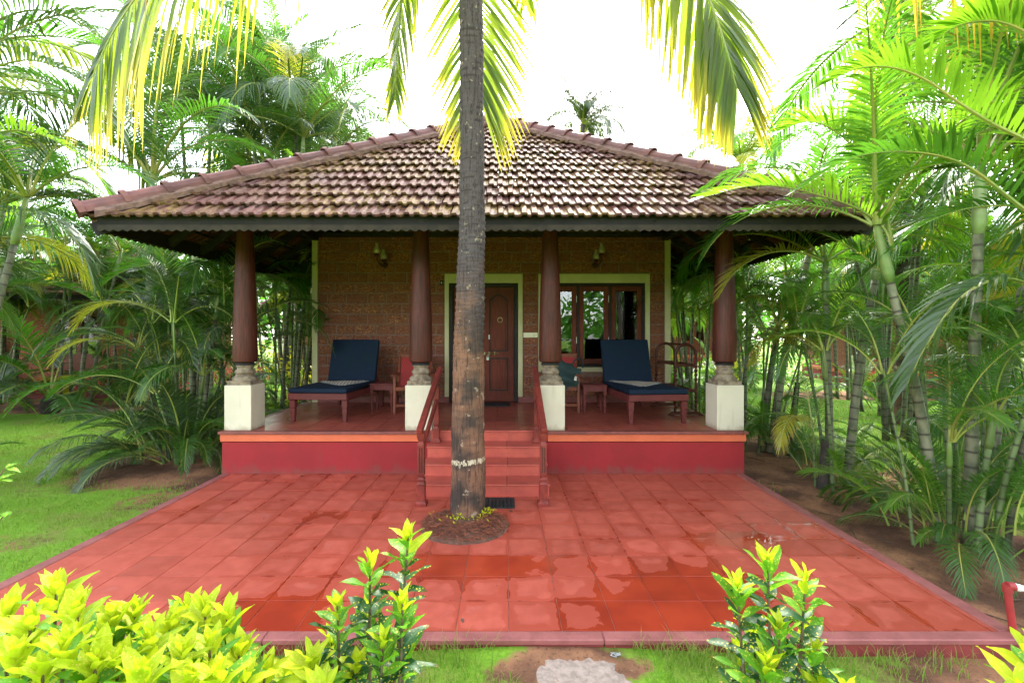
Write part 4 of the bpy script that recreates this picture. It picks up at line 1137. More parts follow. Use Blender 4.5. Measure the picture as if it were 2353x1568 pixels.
def rstems(rg, n, h, spread, r, nf, fl, lean=.35):
    out = []
    for i in range(n):
        a = rg.uniform(0, 6.283); q = rg.uniform(.2, 1)*spread; hh = h*rg.uniform(.65, 1.1); l = rg.uniform(.3, 1)*lean*hh*.5
        out.append((q*math.cos(a), q*math.sin(a), q*math.cos(a)+l*math.cos(a+rg.uniform(-.6, .6)), q*math.sin(a)+l*math.sin(a+rg.uniform(-.6, .6)), hh, r*rg.uniform(.8, 1.15), nf, fl*rg.uniform(.85, 1.1)))
    return out
RG = random.Random(77)
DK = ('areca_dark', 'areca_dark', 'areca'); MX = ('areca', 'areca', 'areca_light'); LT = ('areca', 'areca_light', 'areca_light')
# right side row, nearest first
areca('tall areca clump nearest the camera at the right edge, fronds arching over the roof corner', 5.35, 3.15,
      [(0, 0, -.1, .2, 3.3, .055, 8, 2.5), (.2, .2, .5, .5, 3.9, .06, 8, 2.6), (-.15, .2, -.5, .5, 2.4, .045, 7, 2.1), (.1, -.1, .25, -.5, 3.0, .05, 7, 2.0)], 1, (5, 1.3), LT, kinds='UUMMM')
areca('bushy areca clump with many green stems beside the right edge of the patio', 4.02, 4.13,
      [(-.10, .05, -.42, .2, 2.35, .062, 8, 1.8), (.12, .0, .15, -.05, 2.75, .066, 8, 2.0), (.28, .05, .85, .1, 2.9, .058, 7, 2.1), (.0, .22, .1, .45, 1.5, .035, 6, 1.3), (.20, -.12, .30, -.28, 1.2, .032, 6, 1.2), (-.16, -.1, -.30, -.25, .75, .028, 5, 1.0), (.38, -.05, .6, -.2, 1.6, .045, 6, 1.4), (.02, -.16, .08, -.2, .9, .04, 4, 1.0)], 102, (56, .85), MX, kinds='UUMMML', srad=.5, thin=(5, 1.4, 1.1))
areca('areca clump with pale ringed trunks beside a short dark stump, right of the patio', 4.08, 5.70,
      [(-.08, 0, -.06, .1, 2.25, .062, 7, 1.7), (.16, .05, .55, .1, 2.55, .07, 8, 2.0), (.02, .1, .05, .3, 1.3, .026, 5, 1.2), (-.26, .0, -.35, -.1, .55, .022, 5, .9)], 3, (16, .8), MX, srad=.4, thin=(3, 1.5, 1.1))
areca('areca clump with two leaning ringed trunks beside the right end of the plinth', 4.15, 7.33,
      [(.05, 0, .72, .1, 3.15, .085, 8, 2.0), (-.02, .1, .34, .2, 2.3, .07, 6, 1.7), (-.3, .1, -.22, .2, 2.1, .03, 6, 1.5), (-.38, .0, -.42, .1, 1.9, .028, 6, 1.4), (-.2, -.1, -.1, -.15, 1.4, .026, 5, 1.2)], 4, (22, .95), MX, srad=.45, thin=(4, 1.8, 1.2))
areca('slim stemmed areca clump behind the towel rack at the right end of the porch', 3.95, 9.4, rstems(RG, 7, 2.6, .35, .032, 6, 1.7), 5, (8, 1.1), LT)
areca('areca clump with a pale leaning trunk in the lawn right of the corner pillar', 5.7, 11.2, [(0, 0, .55, .1, 3.4, .075, 8, 2.0), (.2, .1, .1, .3, 2.2, .04, 7, 1.7), (-.2, .2, -.3, .4, 2.7, .045, 7, 1.8)], 6, (6, 1.2), LT)
areca('sunlit areca clump farther right behind the row of trunks', 7.0, 8.2, rstems(RG, 5, 3.4, .3, .055, 8, 2.2), 7, (6, 1.3), LT)
areca('tall areca clump at the far right with crowns above the eave line', 6.7, 5.6, rstems(RG, 5, 4.3, .35, .06, 9, 2.5), 8, (6, 1.3), LT)
areca('leafy areca clump beside the coconut trunk on the right', 8.9, 11.0, rstems(RG, 6, 3.6, .4, .055, 8, 2.3), 9, (6, 1.3), MX)
areca('areca clump screening the cottage beyond the right lawn', 11.5, 14.5, rstems(RG, 5, 3.2, .4, .055, 8, 2.2), 10, (6, 1.4), LT)
areca('areca clump behind the right rear corner of the roof', 5.6, 15.5, rstems(RG, 6, 4.6, .4, .06, 8, 2.4), 12, (8, 1.5), LT)
areca('distant areca clump filling the gap beside the right wall corner', 5.4, 19.5, rstems(RG, 7, 4.2, .6, .06, 8, 2.5), 13, (10, 1.6), LT)
areca('distant areca clump between the right pillar and the leaning trunks', 8.4, 18.5, rstems(RG, 7, 4.4, .6, .06, 8, 2.5), 14, (10, 1.7), LT)
areca('low dark areca clump at the rightmost border behind the big stems', 6.4, 4.2, rstems(RG, 4, 1.9, .3, .045, 7, 1.8), 15, (8, 1.3), MX)
areca('drooping greyish areca clump at the right edge of the picture', 5.0, 3.75, [(0, 0, -.05, .05, 2.1, .07, 7, 1.7), (.15, .1, .2, .2, 2.5, .075, 7, 1.9)], 16, (4, 1.0), MX)
# left side
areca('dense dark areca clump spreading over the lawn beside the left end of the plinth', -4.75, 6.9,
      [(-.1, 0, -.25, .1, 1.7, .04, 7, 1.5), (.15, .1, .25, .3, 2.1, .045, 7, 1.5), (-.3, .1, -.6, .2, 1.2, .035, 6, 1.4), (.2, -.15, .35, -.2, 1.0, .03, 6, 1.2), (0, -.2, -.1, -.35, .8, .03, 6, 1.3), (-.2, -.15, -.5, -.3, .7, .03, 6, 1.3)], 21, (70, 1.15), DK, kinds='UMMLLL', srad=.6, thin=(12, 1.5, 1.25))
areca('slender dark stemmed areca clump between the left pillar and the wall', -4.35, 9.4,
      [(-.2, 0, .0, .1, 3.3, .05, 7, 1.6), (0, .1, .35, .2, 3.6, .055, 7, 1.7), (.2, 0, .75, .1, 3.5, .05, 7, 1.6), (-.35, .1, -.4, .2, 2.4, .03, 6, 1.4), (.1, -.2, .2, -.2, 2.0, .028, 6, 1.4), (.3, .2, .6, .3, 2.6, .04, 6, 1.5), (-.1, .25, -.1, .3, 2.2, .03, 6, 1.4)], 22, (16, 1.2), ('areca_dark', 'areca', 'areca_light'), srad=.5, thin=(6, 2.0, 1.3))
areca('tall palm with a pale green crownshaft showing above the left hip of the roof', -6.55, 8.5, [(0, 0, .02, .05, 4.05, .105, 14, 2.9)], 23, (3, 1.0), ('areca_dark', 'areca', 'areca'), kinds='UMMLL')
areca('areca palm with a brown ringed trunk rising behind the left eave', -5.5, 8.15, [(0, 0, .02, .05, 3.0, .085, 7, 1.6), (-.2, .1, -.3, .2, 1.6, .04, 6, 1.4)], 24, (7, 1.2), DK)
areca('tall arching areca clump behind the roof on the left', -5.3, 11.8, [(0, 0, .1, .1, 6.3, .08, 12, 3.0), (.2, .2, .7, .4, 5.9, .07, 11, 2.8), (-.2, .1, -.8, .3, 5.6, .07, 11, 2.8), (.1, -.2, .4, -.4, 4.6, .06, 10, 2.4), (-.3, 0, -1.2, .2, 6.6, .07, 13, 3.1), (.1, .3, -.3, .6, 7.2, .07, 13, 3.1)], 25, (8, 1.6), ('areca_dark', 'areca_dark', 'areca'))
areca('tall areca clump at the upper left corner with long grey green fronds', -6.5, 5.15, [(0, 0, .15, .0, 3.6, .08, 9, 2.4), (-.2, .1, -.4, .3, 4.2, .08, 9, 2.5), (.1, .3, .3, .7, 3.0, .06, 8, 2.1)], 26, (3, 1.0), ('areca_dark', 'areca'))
areca('areca clump with drooping fronds at the left edge above the lawn', -9.0, 7.2, rstems(RG, 5, 2.7, .35, .06, 8, 2.2), 27, (5, 1.3), ('areca_dark', 'areca', 'areca'))
areca('areca clump with pale leaning trunks before the glazed door of the left cottage', -11.4, 12.4, [(0, 0, .35, .1, 3.3, .075, 7, 1.8), (.2, .1, .8, .2, 3.5, .07, 7, 1.9), (-.3, .1, -.35, .1, 2.9, .06, 7, 1.8), (-.5, 0, -.5, .1, 2.6, .05, 7, 1.6)], 28, (4, 1.0), MX)
areca('leafy areca clump between the left lawn and the dark clump', -5.9, 10.2, rstems(RG, 5, 2.2, .4, .05, 7, 1.9), 29, (9, 1.4), MX)
areca('areca clump behind the left lawn catching the sun', -10.6, 14.6, rstems(RG, 5, 3.6, .4, .055, 8, 2.1), 30, (6, 1.4), LT)
areca('tall areca clump far left with crowns against the white sky', -11.6, 9.6, rstems(RG, 5, 5.2, .4, .07, 9, 2.6), 31, (4, 1.3), ('areca_dark', 'areca', 'areca_light'))
areca('distant areca clump seen beyond the left pillar', -6.2, 15.5, rstems(RG, 7, 3.8, .5, .055, 8, 2.3), 32, (12, 1.6), LT)
areca('distant areca clump left of the slender dark stems', -8.8, 17.5, rstems(RG, 7, 4.8, .5, .06, 9, 2.5), 33, (12, 1.7), LT)
areca('areca clump at the rear left corner of the cottage', -4.6, 13.6, rstems(RG, 6, 3.4, .4, .05, 7, 2.0), 34, (9, 1.5), LT)
areca('distant areca clump beyond the far left lawn', -15.5, 14.5, rstems(RG, 6, 4.6, .5, .06, 9, 2.5), 35, (8, 1.5), MX)

areca('areca clump in front of the left cottage wall beside the glazed door', -9.7, 13.3, rstems(RG, 5, 2.4, .4, .05, 8, 1.9), 38, (12, 1.4), MX)
areca('areca clump at the far left before the neighbour cottage corner', -13.8, 12.6, rstems(RG, 6, 2.6, .5, .05, 8, 2.0), 39, (12, 1.4), DK)
areca('areca clump hiding the glazed door of the right cottage', 10.2, 13.6, rstems(RG, 6, 2.6, .5, .05, 8, 2.0), 40, (12, 1.4), LT)
areca('areca clump at the far right before the cottage wall', 13.6, 13.2, rstems(RG, 6, 2.8, .5, .05, 8, 2.1), 43, (10, 1.4), MX)
for i, (lab, x, y, h, m) in enumerate((
    ('bushy areca clump right of the coconut trunk by the lawn edge', 9.6, 9.0, 2.2, MX),
    ('bushy areca clump at the right edge before the lawn', 8.2, 6.9, 2.3, MX),
    ('bushy areca clump at the left edge behind the young palm', -12.6, 11.0, 2.4, DK),
    ('bushy areca clump closing the gap right of the house wall', 4.4, 11.0, 2.3, MX),
    ('bushy areca clump in the far gap beyond the leaning trunk', 8.0, 16.4, 2.6, LT))):
    areca(lab, x, y, rstems(RG, 4, h*1.25, .4, .042, 7, 1.7), 80+i, (34, 1.5), m, srad=.55, thin=(4, h, 1.5))
areca('areca clump close before the middle of the left cottage wall', -11.2, 13.6, rstems(RG, 6, 2.7, .5, .05, 8, 2.0), 44, (20, 1.5), ('areca_dark', 'areca', 'areca'))
# young broad palm low on the soil at the far left
areca('tall areca clump between the crownshaft palm and the upper left corner', -8.8, 13.4, [(0, 0, .2, .1, 7.4, .08, 12, 3.0), (.2, .1, .7, .3, 6.2, .07, 11, 2.8), (-.2, .1, -.7, .2, 8.2, .08, 12, 3.0)], 36, (5, 1.4), ('areca_dark', 'areca_dark', 'areca'))
areca('tall areca clump high behind the left rear corner of the roof', -6.4, 14.2, [(0, 0, .3, .1, 7.6, .08, 11, 2.9), (.2, .1, .9, .3, 6.6, .07, 10, 2.7), (-.2, .1, -.6, .2, 7.0, .08, 13, 3.1), (0, .2, -1.4, .4, 8.4, .08, 13, 3.2)], 37, (5, 1.4), ('areca_dark', 'areca', 'areca'))
t = thing('young_palm', 'low young palm with a dark striped base on the soil at the left', 'palm', (-10.9, 11.1, -.11))
b = MB(); b.lathe([(.16, -.02), (.2, .1), (.17, .3), (.08, .45)], 12); b.build('stem', M['stub'], t, smooth=True)
crown(t, Vector((0, 0, .35)), UPV, 11, 2.3, random.Random(41), ('areca', 'coco_far', 'areca_dark'), 'young', 'UMLLD')

def hero(clump, px, Ys, seed, mat='areca', **kw):
    """one long frond of a clump, run through points in the garden at their own depths"""
    ys = [Ys[0]+(Ys[1]-Ys[0])*i/(len(px)-1) for i in range(len(px))]
    d = dict(nl=48, ll=.5, lw=.029, a0=66, a1=26, vee=32, droop=.2, start=.18, rr=.017, tipl=.4, n=30); d.update(kw)
    link('frond', frond_mesh('frond', [at(x, y, Y)-clump.location for (x, y), Y in zip(px, ys)], M[mat], M['petiole'], seed=seed, **d), clump)
HR = [o for o in COL.objects if o.get('category') == 'palm']
hr0, hr1, hl = HR[0], HR[1], [o for o in HR if 'upper left corner with long' in o['label']][0]
hero(hr0, [(2620, 700), (2480, 570), (2352, 481), (2248, 399), (2179, 364), (2093, 349), (2007, 352), (1939, 371), (1850, 426)], (3.2, 3.5), 1, 'areca', ll=.42)
hero(hr0, [(2640, 520), (2480, 390), (2352, 320), (2275, 282), (2199, 234), (2123, 182), (2046, 155), (1970, 158), (1900, 190)], (3.0, 3.3), 2, 'areca_light', ll=.42)
hero(hr1, [(2052, 575), (2030, 525), (1973, 481), (1887, 450), (1801, 430), (1720, 428), (1617, 452)], (4.3, 4.6), 3, 'areca_light', ll=.48)
hero(hr1, [(2052, 575), (2030, 470), (1990, 380), (1930, 310), (1860, 280), (1790, 300)], (4.3, 4.7), 4, 'areca_light', ll=.5)
hero(hr0, [(2600, 300), (2480, 180), (2380, 90), (2290, 50), (2200, 60), (2130, 110)], (3.1, 3.5), 5, 'areca_light', ll=.45)
hero(hr0, [(2560, 860), (2470, 740), (2380, 660), (2290, 640), (2200, 690), (2130, 790), (2085, 880)], (3.1, 3.2), 6, 'areca_dark', ll=.42, droop=.55)
hero(hl, [(-150, 180), (-60, 80), (60, 25), (170, 45), (250, 115), (280, 200)], (5.4, 5.8), 7, 'areca_dark', ll=.7, droop=.55)
hero(hl, [(-150, 260), (-80, 190), (40, 140), (130, 155), (215, 210), (262, 290)], (5.2, 5.4), 8, 'areca_dark', ll=.6, droop=.55)
hero(hl, [(-150, 420), (-60, 330), (40, 300), (140, 330), (220, 400), (262, 470)], (5.2, 5.4), 9, 'areca_light', ll=.55, droop=.4)
hero(hl, [(-180, 560), (-90, 500), (20, 480), (110, 500), (180, 560), (215, 650)], (5.3, 5.5), 10, 'areca_dark', ll=.5, droop=.7)
# dead stumps among the right clumps
for lab, loc, h in (('black dead palm stump leaning beside the ringed trunks near the plinth', (4.42, 7.2, -.13), 1.15), ('short dark sawn palm stump in the second right clump', (3.84, 5.62, -.13), .62)):
    b = MB(); b.tube([(0, 0, 0), (.05*h, 0, h*.5), (.12*h, .02, h)], [.06, .05, .035 if h > 1 else .05], 10)
    tag(b.build('palm_stump', M['stub'], None, loc, smooth=True), lab, 'stump')

# ------------------------------------------------------------------ coconut palms
def coco_trunk(path, rads, nz=230, n=36, seed=1, ringp=.055, amp=.006):
    C = resample(path, nz); rg = random.Random(seed); ts = []; b = MB(); tot = 0; ph = [rg.uniform(0, 6.3) for _ in range(6)]
    vs = []; fs = []
    for i, c in enumerate(C):
        if i: tot += (C[i]-C[i-1]).length
        f = i/nz*(len(rads)-1); k = min(int(f), len(rads)-2); r = rads[k]+(rads[k+1]-rads[k])*(f-k)
        for j in range(n):
            a = 2*math.pi*j/n
            zz = tot+.012*math.sin(a+ph[0]+tot*2)+.008*math.sin(2*a+ph[1]-tot*3)
            saw = (zz/ringp) % 1; lowk = max(.25, min(1, tot/2.0))
            dr = amp*lowk*((saw if saw < .82 else (1-saw)/.18*.82)-.5)*2
            dr += (1-lowk)*.008*math.sin(a*9+ph[2]+math.sin(tot*4)*1.5)+.006*math.sin(a*3+tot*5+ph[3])*math.sin(tot*3.1+ph[4])
            dr += rg.uniform(-.0015, .0015); ts.append(saw)
            vs.append((c.x+(r+dr)*math.cos(a), c.y+(r+dr)*math.sin(a), c.z))
    for i in range(nz):
        for j in range(n):
            j2 = (j+1) % n; fs.append((i*n+j, i*n+j2, (i+1)*n+j2, (i+1)*n+j))
    fs.append(tuple(nz*n+j for j in range(n)))
    b.add(vs, fs); b.ts = ts; return b
def trunk_build(b, parent):
    me = b.mesh('trunk', M['bark'], smooth='all'); me.attributes.new('t', 'FLOAT', 'POINT').data.foreach_set('value', b.ts); return link('trunk', me, parent)
PB = Vector((-.36, 4.45, 0))
palm = thing('coconut_palm', 'single coconut palm with a dark ringed trunk rising through the patio before the steps', 'palm', PB)
path = [(-.36, 4.45, -.06), (-.352, 4.45, 1.3), (-.335, 4.45, 2.05), (-.316, 4.45, 2.75), (-.32, 4.46, 3.7), (-.326, 4.47, 4.97), (-.33, 4.5, 6.3)]
path = [Vector(p)-PB for p in path]
trunk_build(coco_trunk(path, [.166, .152, .140, .126, .115, .114, .116], ringp=.062, amp=.009), palm)
def pf(pts, mat='coco', **kw):
    d = dict(nl=70, ll=.95, lw=.042, a0=66, a1=28, vee=-5, droop=.75, start=.10, rr=.028, tipl=.45, twist=.35, n=40)
    d.update(kw)
    me = frond_mesh('frond', [Vector(p)-PB for p in pts], M[mat], M['petiole'], **d)
    return link('frond', me, palm)
pf([(-.33, 4.5, 6.3), (-1.2, 4.35, 6.15), (-2.16, 4.12, 5.55), (-2.92, 4.0, 4.95), (-3.30, 3.95, 4.4), (-3.52, 3.95, 3.95)], seed=1, nl=84, ll=1.15, lw=.055, droop=.75, ref=Vector((0, -.7, .7)))
pf([(-.33, 4.55, 6.3), (-.31, 4.95, 6.4), (-.30, 5.30, 5.85), (-.29, 5.38, 5.2), (-.29, 5.34, 4.75), (-.28, 5.3, 4.45)], seed=2, nl=66, ll=1.05, a0=56, a1=22, droop=.2, vee=-4, tipl=.75, gap=.06)
pf([(-.33, 4.5, 6.3), (-.75, 4.9, 6.25), (-1.1, 5.15, 5.7), (-1.2, 5.2, 5.0), (-1.23, 5.2, 4.4)], seed=3, nl=55, ll=.6, a0=45, a1=18, droop=.35)
pf([(-.33, 4.5, 6.3), (.55, 4.5, 6.35), (1.35, 4.45, 5.85), (1.85, 4.4, 5.1), (2.06, 4.4, 4.6), (2.20, 4.4, 4.1)], seed=4, nl=96, ll=1.25, lw=.055, droop=.4, a0=62, a1=22, ref=Vector((0, -.8, .55)))
pf([(-.33, 4.5, 6.3), (.8, 4.1, 6.5), (1.9, 3.7, 6.1), (2.7, 3.45, 5.45), (3.3, 3.3, 4.95), (3.8, 3.2, 4.5)], 'coco_backlit', seed=5, ll=1.0, lw=.055, droop=1.0, gap=.15)
pf([(-.33, 4.5, 6.3), (-1.1, 4.0, 6.55), (-1.9, 3.6, 6.2), (-2.45, 3.4, 5.6), (-2.8, 3.3, 5.1)], 'coco_backlit', seed=6, ll=1.05, lw=.06, droop=1.05, gap=.2)
for i, az in enumerate((20, 75, 130, 165, 215, 260, 300, 340)):
    link('frond', variant('UMUMMUMU'[i], i % 3, 'coco', 'coco'), palm, Vector((-.33, 4.5, 6.35))-PB, (0, 0, R(az)), 4.6)
b = MB(); rg = random.Random(4)
for i in range(7):
    a = i*.9; b.lathe([(.0, -.12), (.075, -.08), (.10, 0), (.085, .07), (.02, .11), (0, .12)], 10, (.03+.22*math.cos(a), .05+.22*math.sin(a), 6.05+rg.uniform(-.1, .1)))
for k in range(7): pass
nuts = b
me = nuts.mesh('coconuts', M['areca'] if False else M['shaft'], smooth='all'); o = link('coconut_bunch', me, palm)
tag(o, kind='stuff')
# mound of soil and coir fibre round the palm
mound = thing('soil_mound', 'round bed of soil and red coir fibre at the foot of the coconut palm', 'planting bed', (PC[0], PC[1], 0))
rg = random.Random(6); b = MB(); n = 56; vs = []; fs = []
for k in range(9):
    q = 1-k/9
    for j in range(n):
        a = 2*math.pi*j/n; r = (PR+.018+.012*math.sin(5*a)+.01*math.sin(11*a+1))*q
        vs.append((r*math.cos(a), r*.97*math.sin(a), (-.02 if k == 0 else .012+.055*(1-q)**.6)+rg.uniform(-.006, .008)))
vs.append((0, 0, .06))
for k in range(8):
    for j in range(n):
        j2 = (j+1) % n; fs.append((k*n+j, k*n+j2, (k+1)*n+j2, (k+1)*n+j))
for j in range(n): fs.append((8*n+j, 8*n+(j+1) % n, 9*n))
b.add(vs, fs); b.build('soil', M['soil'], mound, smooth='all')
b = MB()
for i in range(1500):
    a = rg.uniform(0, 6.283); r = PR*math.sqrt(rg.uniform(.1, 1.0))
    if math.sin(a) > .4 and r > .25 and rg.random() < .7: continue
    x, y = r*math.cos(a), r*math.sin(a); z = .018+.055*(1-r/PR)**.6+rg.uniform(0, .016)
    h = rg.uniform(0, 6.283); L = rg.uniform(.03, .11); c = rg.uniform(-1.5, 1.5); w = .0016
    pts = [Vector((x+L*s*math.cos(h+c*s), y+L*s*math.sin(h+c*s), z+rg.uniform(-.004, .012))) for s in (-.5, 0, .5)]
    nrm = Vector((-math.sin(h), math.cos(h), 0))*w
    b.add([pts[0]-nrm, pts[0]+nrm, pts[1]+nrm+Vector((0, 0, .004)), pts[1]-nrm, pts[2]+nrm, pts[2]-nrm], [(0, 1, 2, 3), (3, 2, 4, 5)])
tag(link('coir_fibres', b.mesh('coir_fibres', M['fibre'], fixn=False), mound), kind='stuff')
b = MB()
for i in range(130):
    a = rg.choice([rg.uniform(-1.9, -.2), rg.uniform(-1.0, .2), rg.uniform(-3, 0)]); r = rg.uniform(.18, .26) if rg.random() < .75 else rg.uniform(.2, .38)
    x, y = .0+r*math.cos(a), .17+r*math.sin(a)*.9; z = .07; s = rg.uniform(.008, .02); h = rg.uniform(0, 6.3)
    d = Vector((math.cos(h), math.sin(h), .5)).normalized(); w = Vector((-math.sin(h), math.cos(h), 0))*s*.5; p = Vector((x, y, z+rg.uniform(-.02, .03)))
    b.add([p, p+d*s+w, p+d*s*2.1, p+d*s-w], [(0, 1, 2, 3)])
tag(link('seedlings', b.mesh('seedlings', M['croton_young'], fixn=False), mound), kind='stuff')

def coconut(label, x, y, h, lean, seed, fl=4.2, nf=16, r=.14, mats=('coco', 'coco', 'areca'), base=-.11):
    rg = random.Random(seed); t = thing('coconut_palm', label, 'palm', (x, y, base), 0, 'coconut palms behind the cottages')
    lx, ly = lean; path = [(0, 0, -.05), (lx*.15, ly*.15, h*.35), (lx*.5, ly*.5, h*.7), (lx, ly, h)]
    trunk_build(coco_trunk([Vector(p) for p in path], [r*1.3, r, r*.9, r*.85], 90, 14, seed, .12, .008), t)
    top = Vector((lx, ly, h))
    crown(t, top, UPV, nf, fl, rg, mats, 'coco', 'UUMMLLD')
    return t
coconut('coconut palm with a thick trunk behind the right areca row', 8.4, 9.7, 8.6, (-.2, .1), 51, 4.4, 17, .15)
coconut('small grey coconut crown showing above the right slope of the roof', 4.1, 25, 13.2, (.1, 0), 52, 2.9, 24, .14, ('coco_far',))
coconut('sunlit coconut palm above the left hip of the roof', -7.4, 16, 10.2, (-.3, 0), 53, 3.7, 17, .15, ('areca_light', 'coco', 'areca'))
coconut('coconut palm far behind on the right between the hanging frond and the arecas', 10.5, 21, 9.6, (.2, 0), 54, 3.6, 15, .15, ('coco', 'areca_light'))
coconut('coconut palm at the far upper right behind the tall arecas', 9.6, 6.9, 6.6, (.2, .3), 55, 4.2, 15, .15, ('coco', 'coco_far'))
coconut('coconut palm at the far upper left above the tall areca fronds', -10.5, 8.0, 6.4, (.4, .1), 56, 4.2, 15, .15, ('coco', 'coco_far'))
for lab, x, y, h in (('coconut palm mirrored in the window panes, leaning left', 4.2, -9, 9), ('coconut palm mirrored in the left window pane', 1.2, -12, 10), ('slanting coconut palm mirrored beside the curtain', 6.2, -7.5, 8)):
    coconut(lab, x, y, h, (-.9, .3), int(x*10), 3.8, 14)

# ------------------------------------------------------------------ shrubs, trees, far wood
def leaf_cloud(n, rx, ry, rz, cz, size, rg, lobes=7):
    L = [(rg.uniform(-.6, .6)*rx, rg.uniform(-.6, .6)*ry, cz+rg.uniform(-.55, .6)*rz, rg.uniform(.35, .6)) for _ in range(lobes)]
    V = []; F = []
    for i in range(n):
        lx, ly, lz, q = rg.choice(L)
        d = Vector((rg.gauss(0, 1), rg.gauss(0, 1), rg.gauss(0, 1))).normalized()*(rg.random()**.4)
        p = Vector((lx+d.x*rx*q, ly+d.y*ry*q, lz+d.z*rz*q))
        a = Vector((rg.gauss(0, 1), rg.gauss(0, 1), rg.gauss(0, .6))).normalized(); c = a.cross(Vector((rg.gauss(0, 1), rg.gauss(0, 1), rg.gauss(0, 1)))).normalized(); s = size*rg.uniform(.6, 1.3)
        k = len(V); V += [p, p+a*s*.5+c*s*.28, p+a*s, p+a*s*.5-c*s*.28]; F.append((k, k+1, k+2, k+3))
    return V, F
def cloud_mesh(name, V, F, mat):
    me = bpy.data.meshes.new(name); me.from_pydata([tuple(v) for v in V], [], F); me.materials.append(mat); return me
def shrub(name, label, x, y, r, h, mat, seed, size=.1, n=420, group='shrubs round the lawns'):
    rg = random.Random(seed); t = thing(name, label, 'shrub', (x, y, gz(x, y)), 0, group)
    V, F = leaf_cloud(n, r, r, h*.55, h*.5, size, rg); tag(link('foliage', cloud_mesh('foliage', V, F, M[mat]), t), kind='stuff')
    b = MB()
    for k in range(4):
        a = k*1.6; b.tube([(0, 0, -.03), (r*.3*math.cos(a), r*.3*math.sin(a), h*.35), (r*.5*math.cos(a), r*.5*math.sin(a), h*.7)], [.018, .012, .006], 5)
    b.build('stems', M['twig'], t)
for a in (('flowering_shrub', 'pink red leaved shrub beyond the lawn left of the corner pillar', -7.6, 14.0, .9, 1.1, 'bush_red', 1),
          ('shrub', 'yellow leaved shrub glowing behind the left corner pillar', -6.6, 13.2, .8, 1.9, 'bush_yellow', 2),
          ('shrub', 'yellow green shrub behind the slender dark stems on the left', -5.3, 12.0, .7, 1.3, 'bush_yellow', 3),
          ('shrub', 'round green shrub at the back of the right lawn', 7.6, 14.6, 1.1, 1.5, 'bush', 4),
          ('shrub', 'broad green shrub before the right cottage wall', 10.2, 16.6, 1.2, 1.3, 'bush', 5),
          ('flowering_shrub', 'reddish orange leaved shrub beyond the right lawn', 8.6, 16.2, .6, 2.6, 'bush_red', 6),
          ('shrub', 'yellow shrub behind the leaning right trunks', 6.6, 13.4, .7, 1.7, 'bush_yellow', 7),
          ('shrub', 'green shrub at the rear corner of the right wall', 4.5, 12.6, .8, 1.5, 'bush', 8),
          ('shrub', 'low green shrub beside the left cottage plinth', -9.2, 14.2, .9, 1.2, 'bush', 9),
          ('flowering_shrub', 'pink leaved shrub seen past the left wall corner', -5.4, 16.6, .8, 1.2, 'bush_red', 10)): shrub(*a)
def broadleaf(label, x, y, h, r, seed):
    rg = random.Random(seed); t = thing('broadleaf_tree', label, 'tree', (x, y, -.11), 0, 'broad leaved trees behind the garden')
    b = MB(); b.tube([(0, 0, -.1), (.1, 0, h*.3), (0, .1, h*.55)], [.22, .17, .12], 8)
    for k in range(5):
        a = k*1.3; b.tube([(0, .05, h*.42), (r*.35*math.cos(a), r*.35*math.sin(a), h*.62), (r*.6*math.cos(a), r*.6*math.sin(a), h*.8)], [.09, .06, .03], 6)
    b.build('trunk', M['twig'], t)
    V, F = leaf_cloud(2600, r, r, h*.36, h*.68, .30, rg, 14); tag(link('crown', cloud_mesh('crown', V, F, M['bush']), t), kind='stuff')
for a in (('broad leaved tree behind the right cottage', 17, 25, 9, 3.6, 61), ('broad leaved tree far right behind the coconut trunk', 11.5, 27, 8, 3.2, 62), ('light green broad leaved tree right of the roof', 15, 17, 6.5, 2.6, 63),
          ('broad leaved tree behind the left cottage', -18, 24, 9, 3.6, 64), ('broad leaved tree beyond the left pillar gap', -9.5, 24, 7.5, 3.2, 65), ('broad leaved tree behind the right rear palms', 6.0, 29, 7, 3.2, 66), ('broad leaved tree at the far left rear', -24, 17, 8, 3.4, 67)): broadleaf(*a)
rg = random.Random(70); V = []; F = []
for i in range(44):
    x = -62+i*2.85+rg.uniform(-1, 1); y = rg.uniform(36, 48); h = rg.uniform(5, 8.5)
    v, f = leaf_cloud(420, 3, 2.5, h*.5, h*.48, .55, rg, 8); n0 = len(V); V += [p+Vector((x, y, -.1)) for p in v]; F += [tuple(k+n0 for k in q) for q in f]
tag(link('far_wood', cloud_mesh('far_wood', V, F, M['bush'])), 'dense green wood closing the garden behind the cottages', 'woods', kind='stuff')

rg = random.Random(71); V = []; F = []  # unseen trees added behind the camera, darkening what the panes reflect
for i in range(18):
    x = -16+i*2.9+rg.uniform(-1, 1); y = rg.uniform(-34, -24); h = rg.uniform(8, 12)
    v, f = leaf_cloud(300, 3, 2.5, h*.5, h*.48, .9, rg, 10); n0 = len(V); V += [p+Vector((x, y, -.1)) for p in v]; F += [tuple(k+n0 for k in q) for q in f]
tag(link('added_rear_wood', cloud_mesh('added_rear_wood', V, F, M['bush'])), 'unseen trees added behind the camera to darken the window reflections', 'woods', kind='stuff')

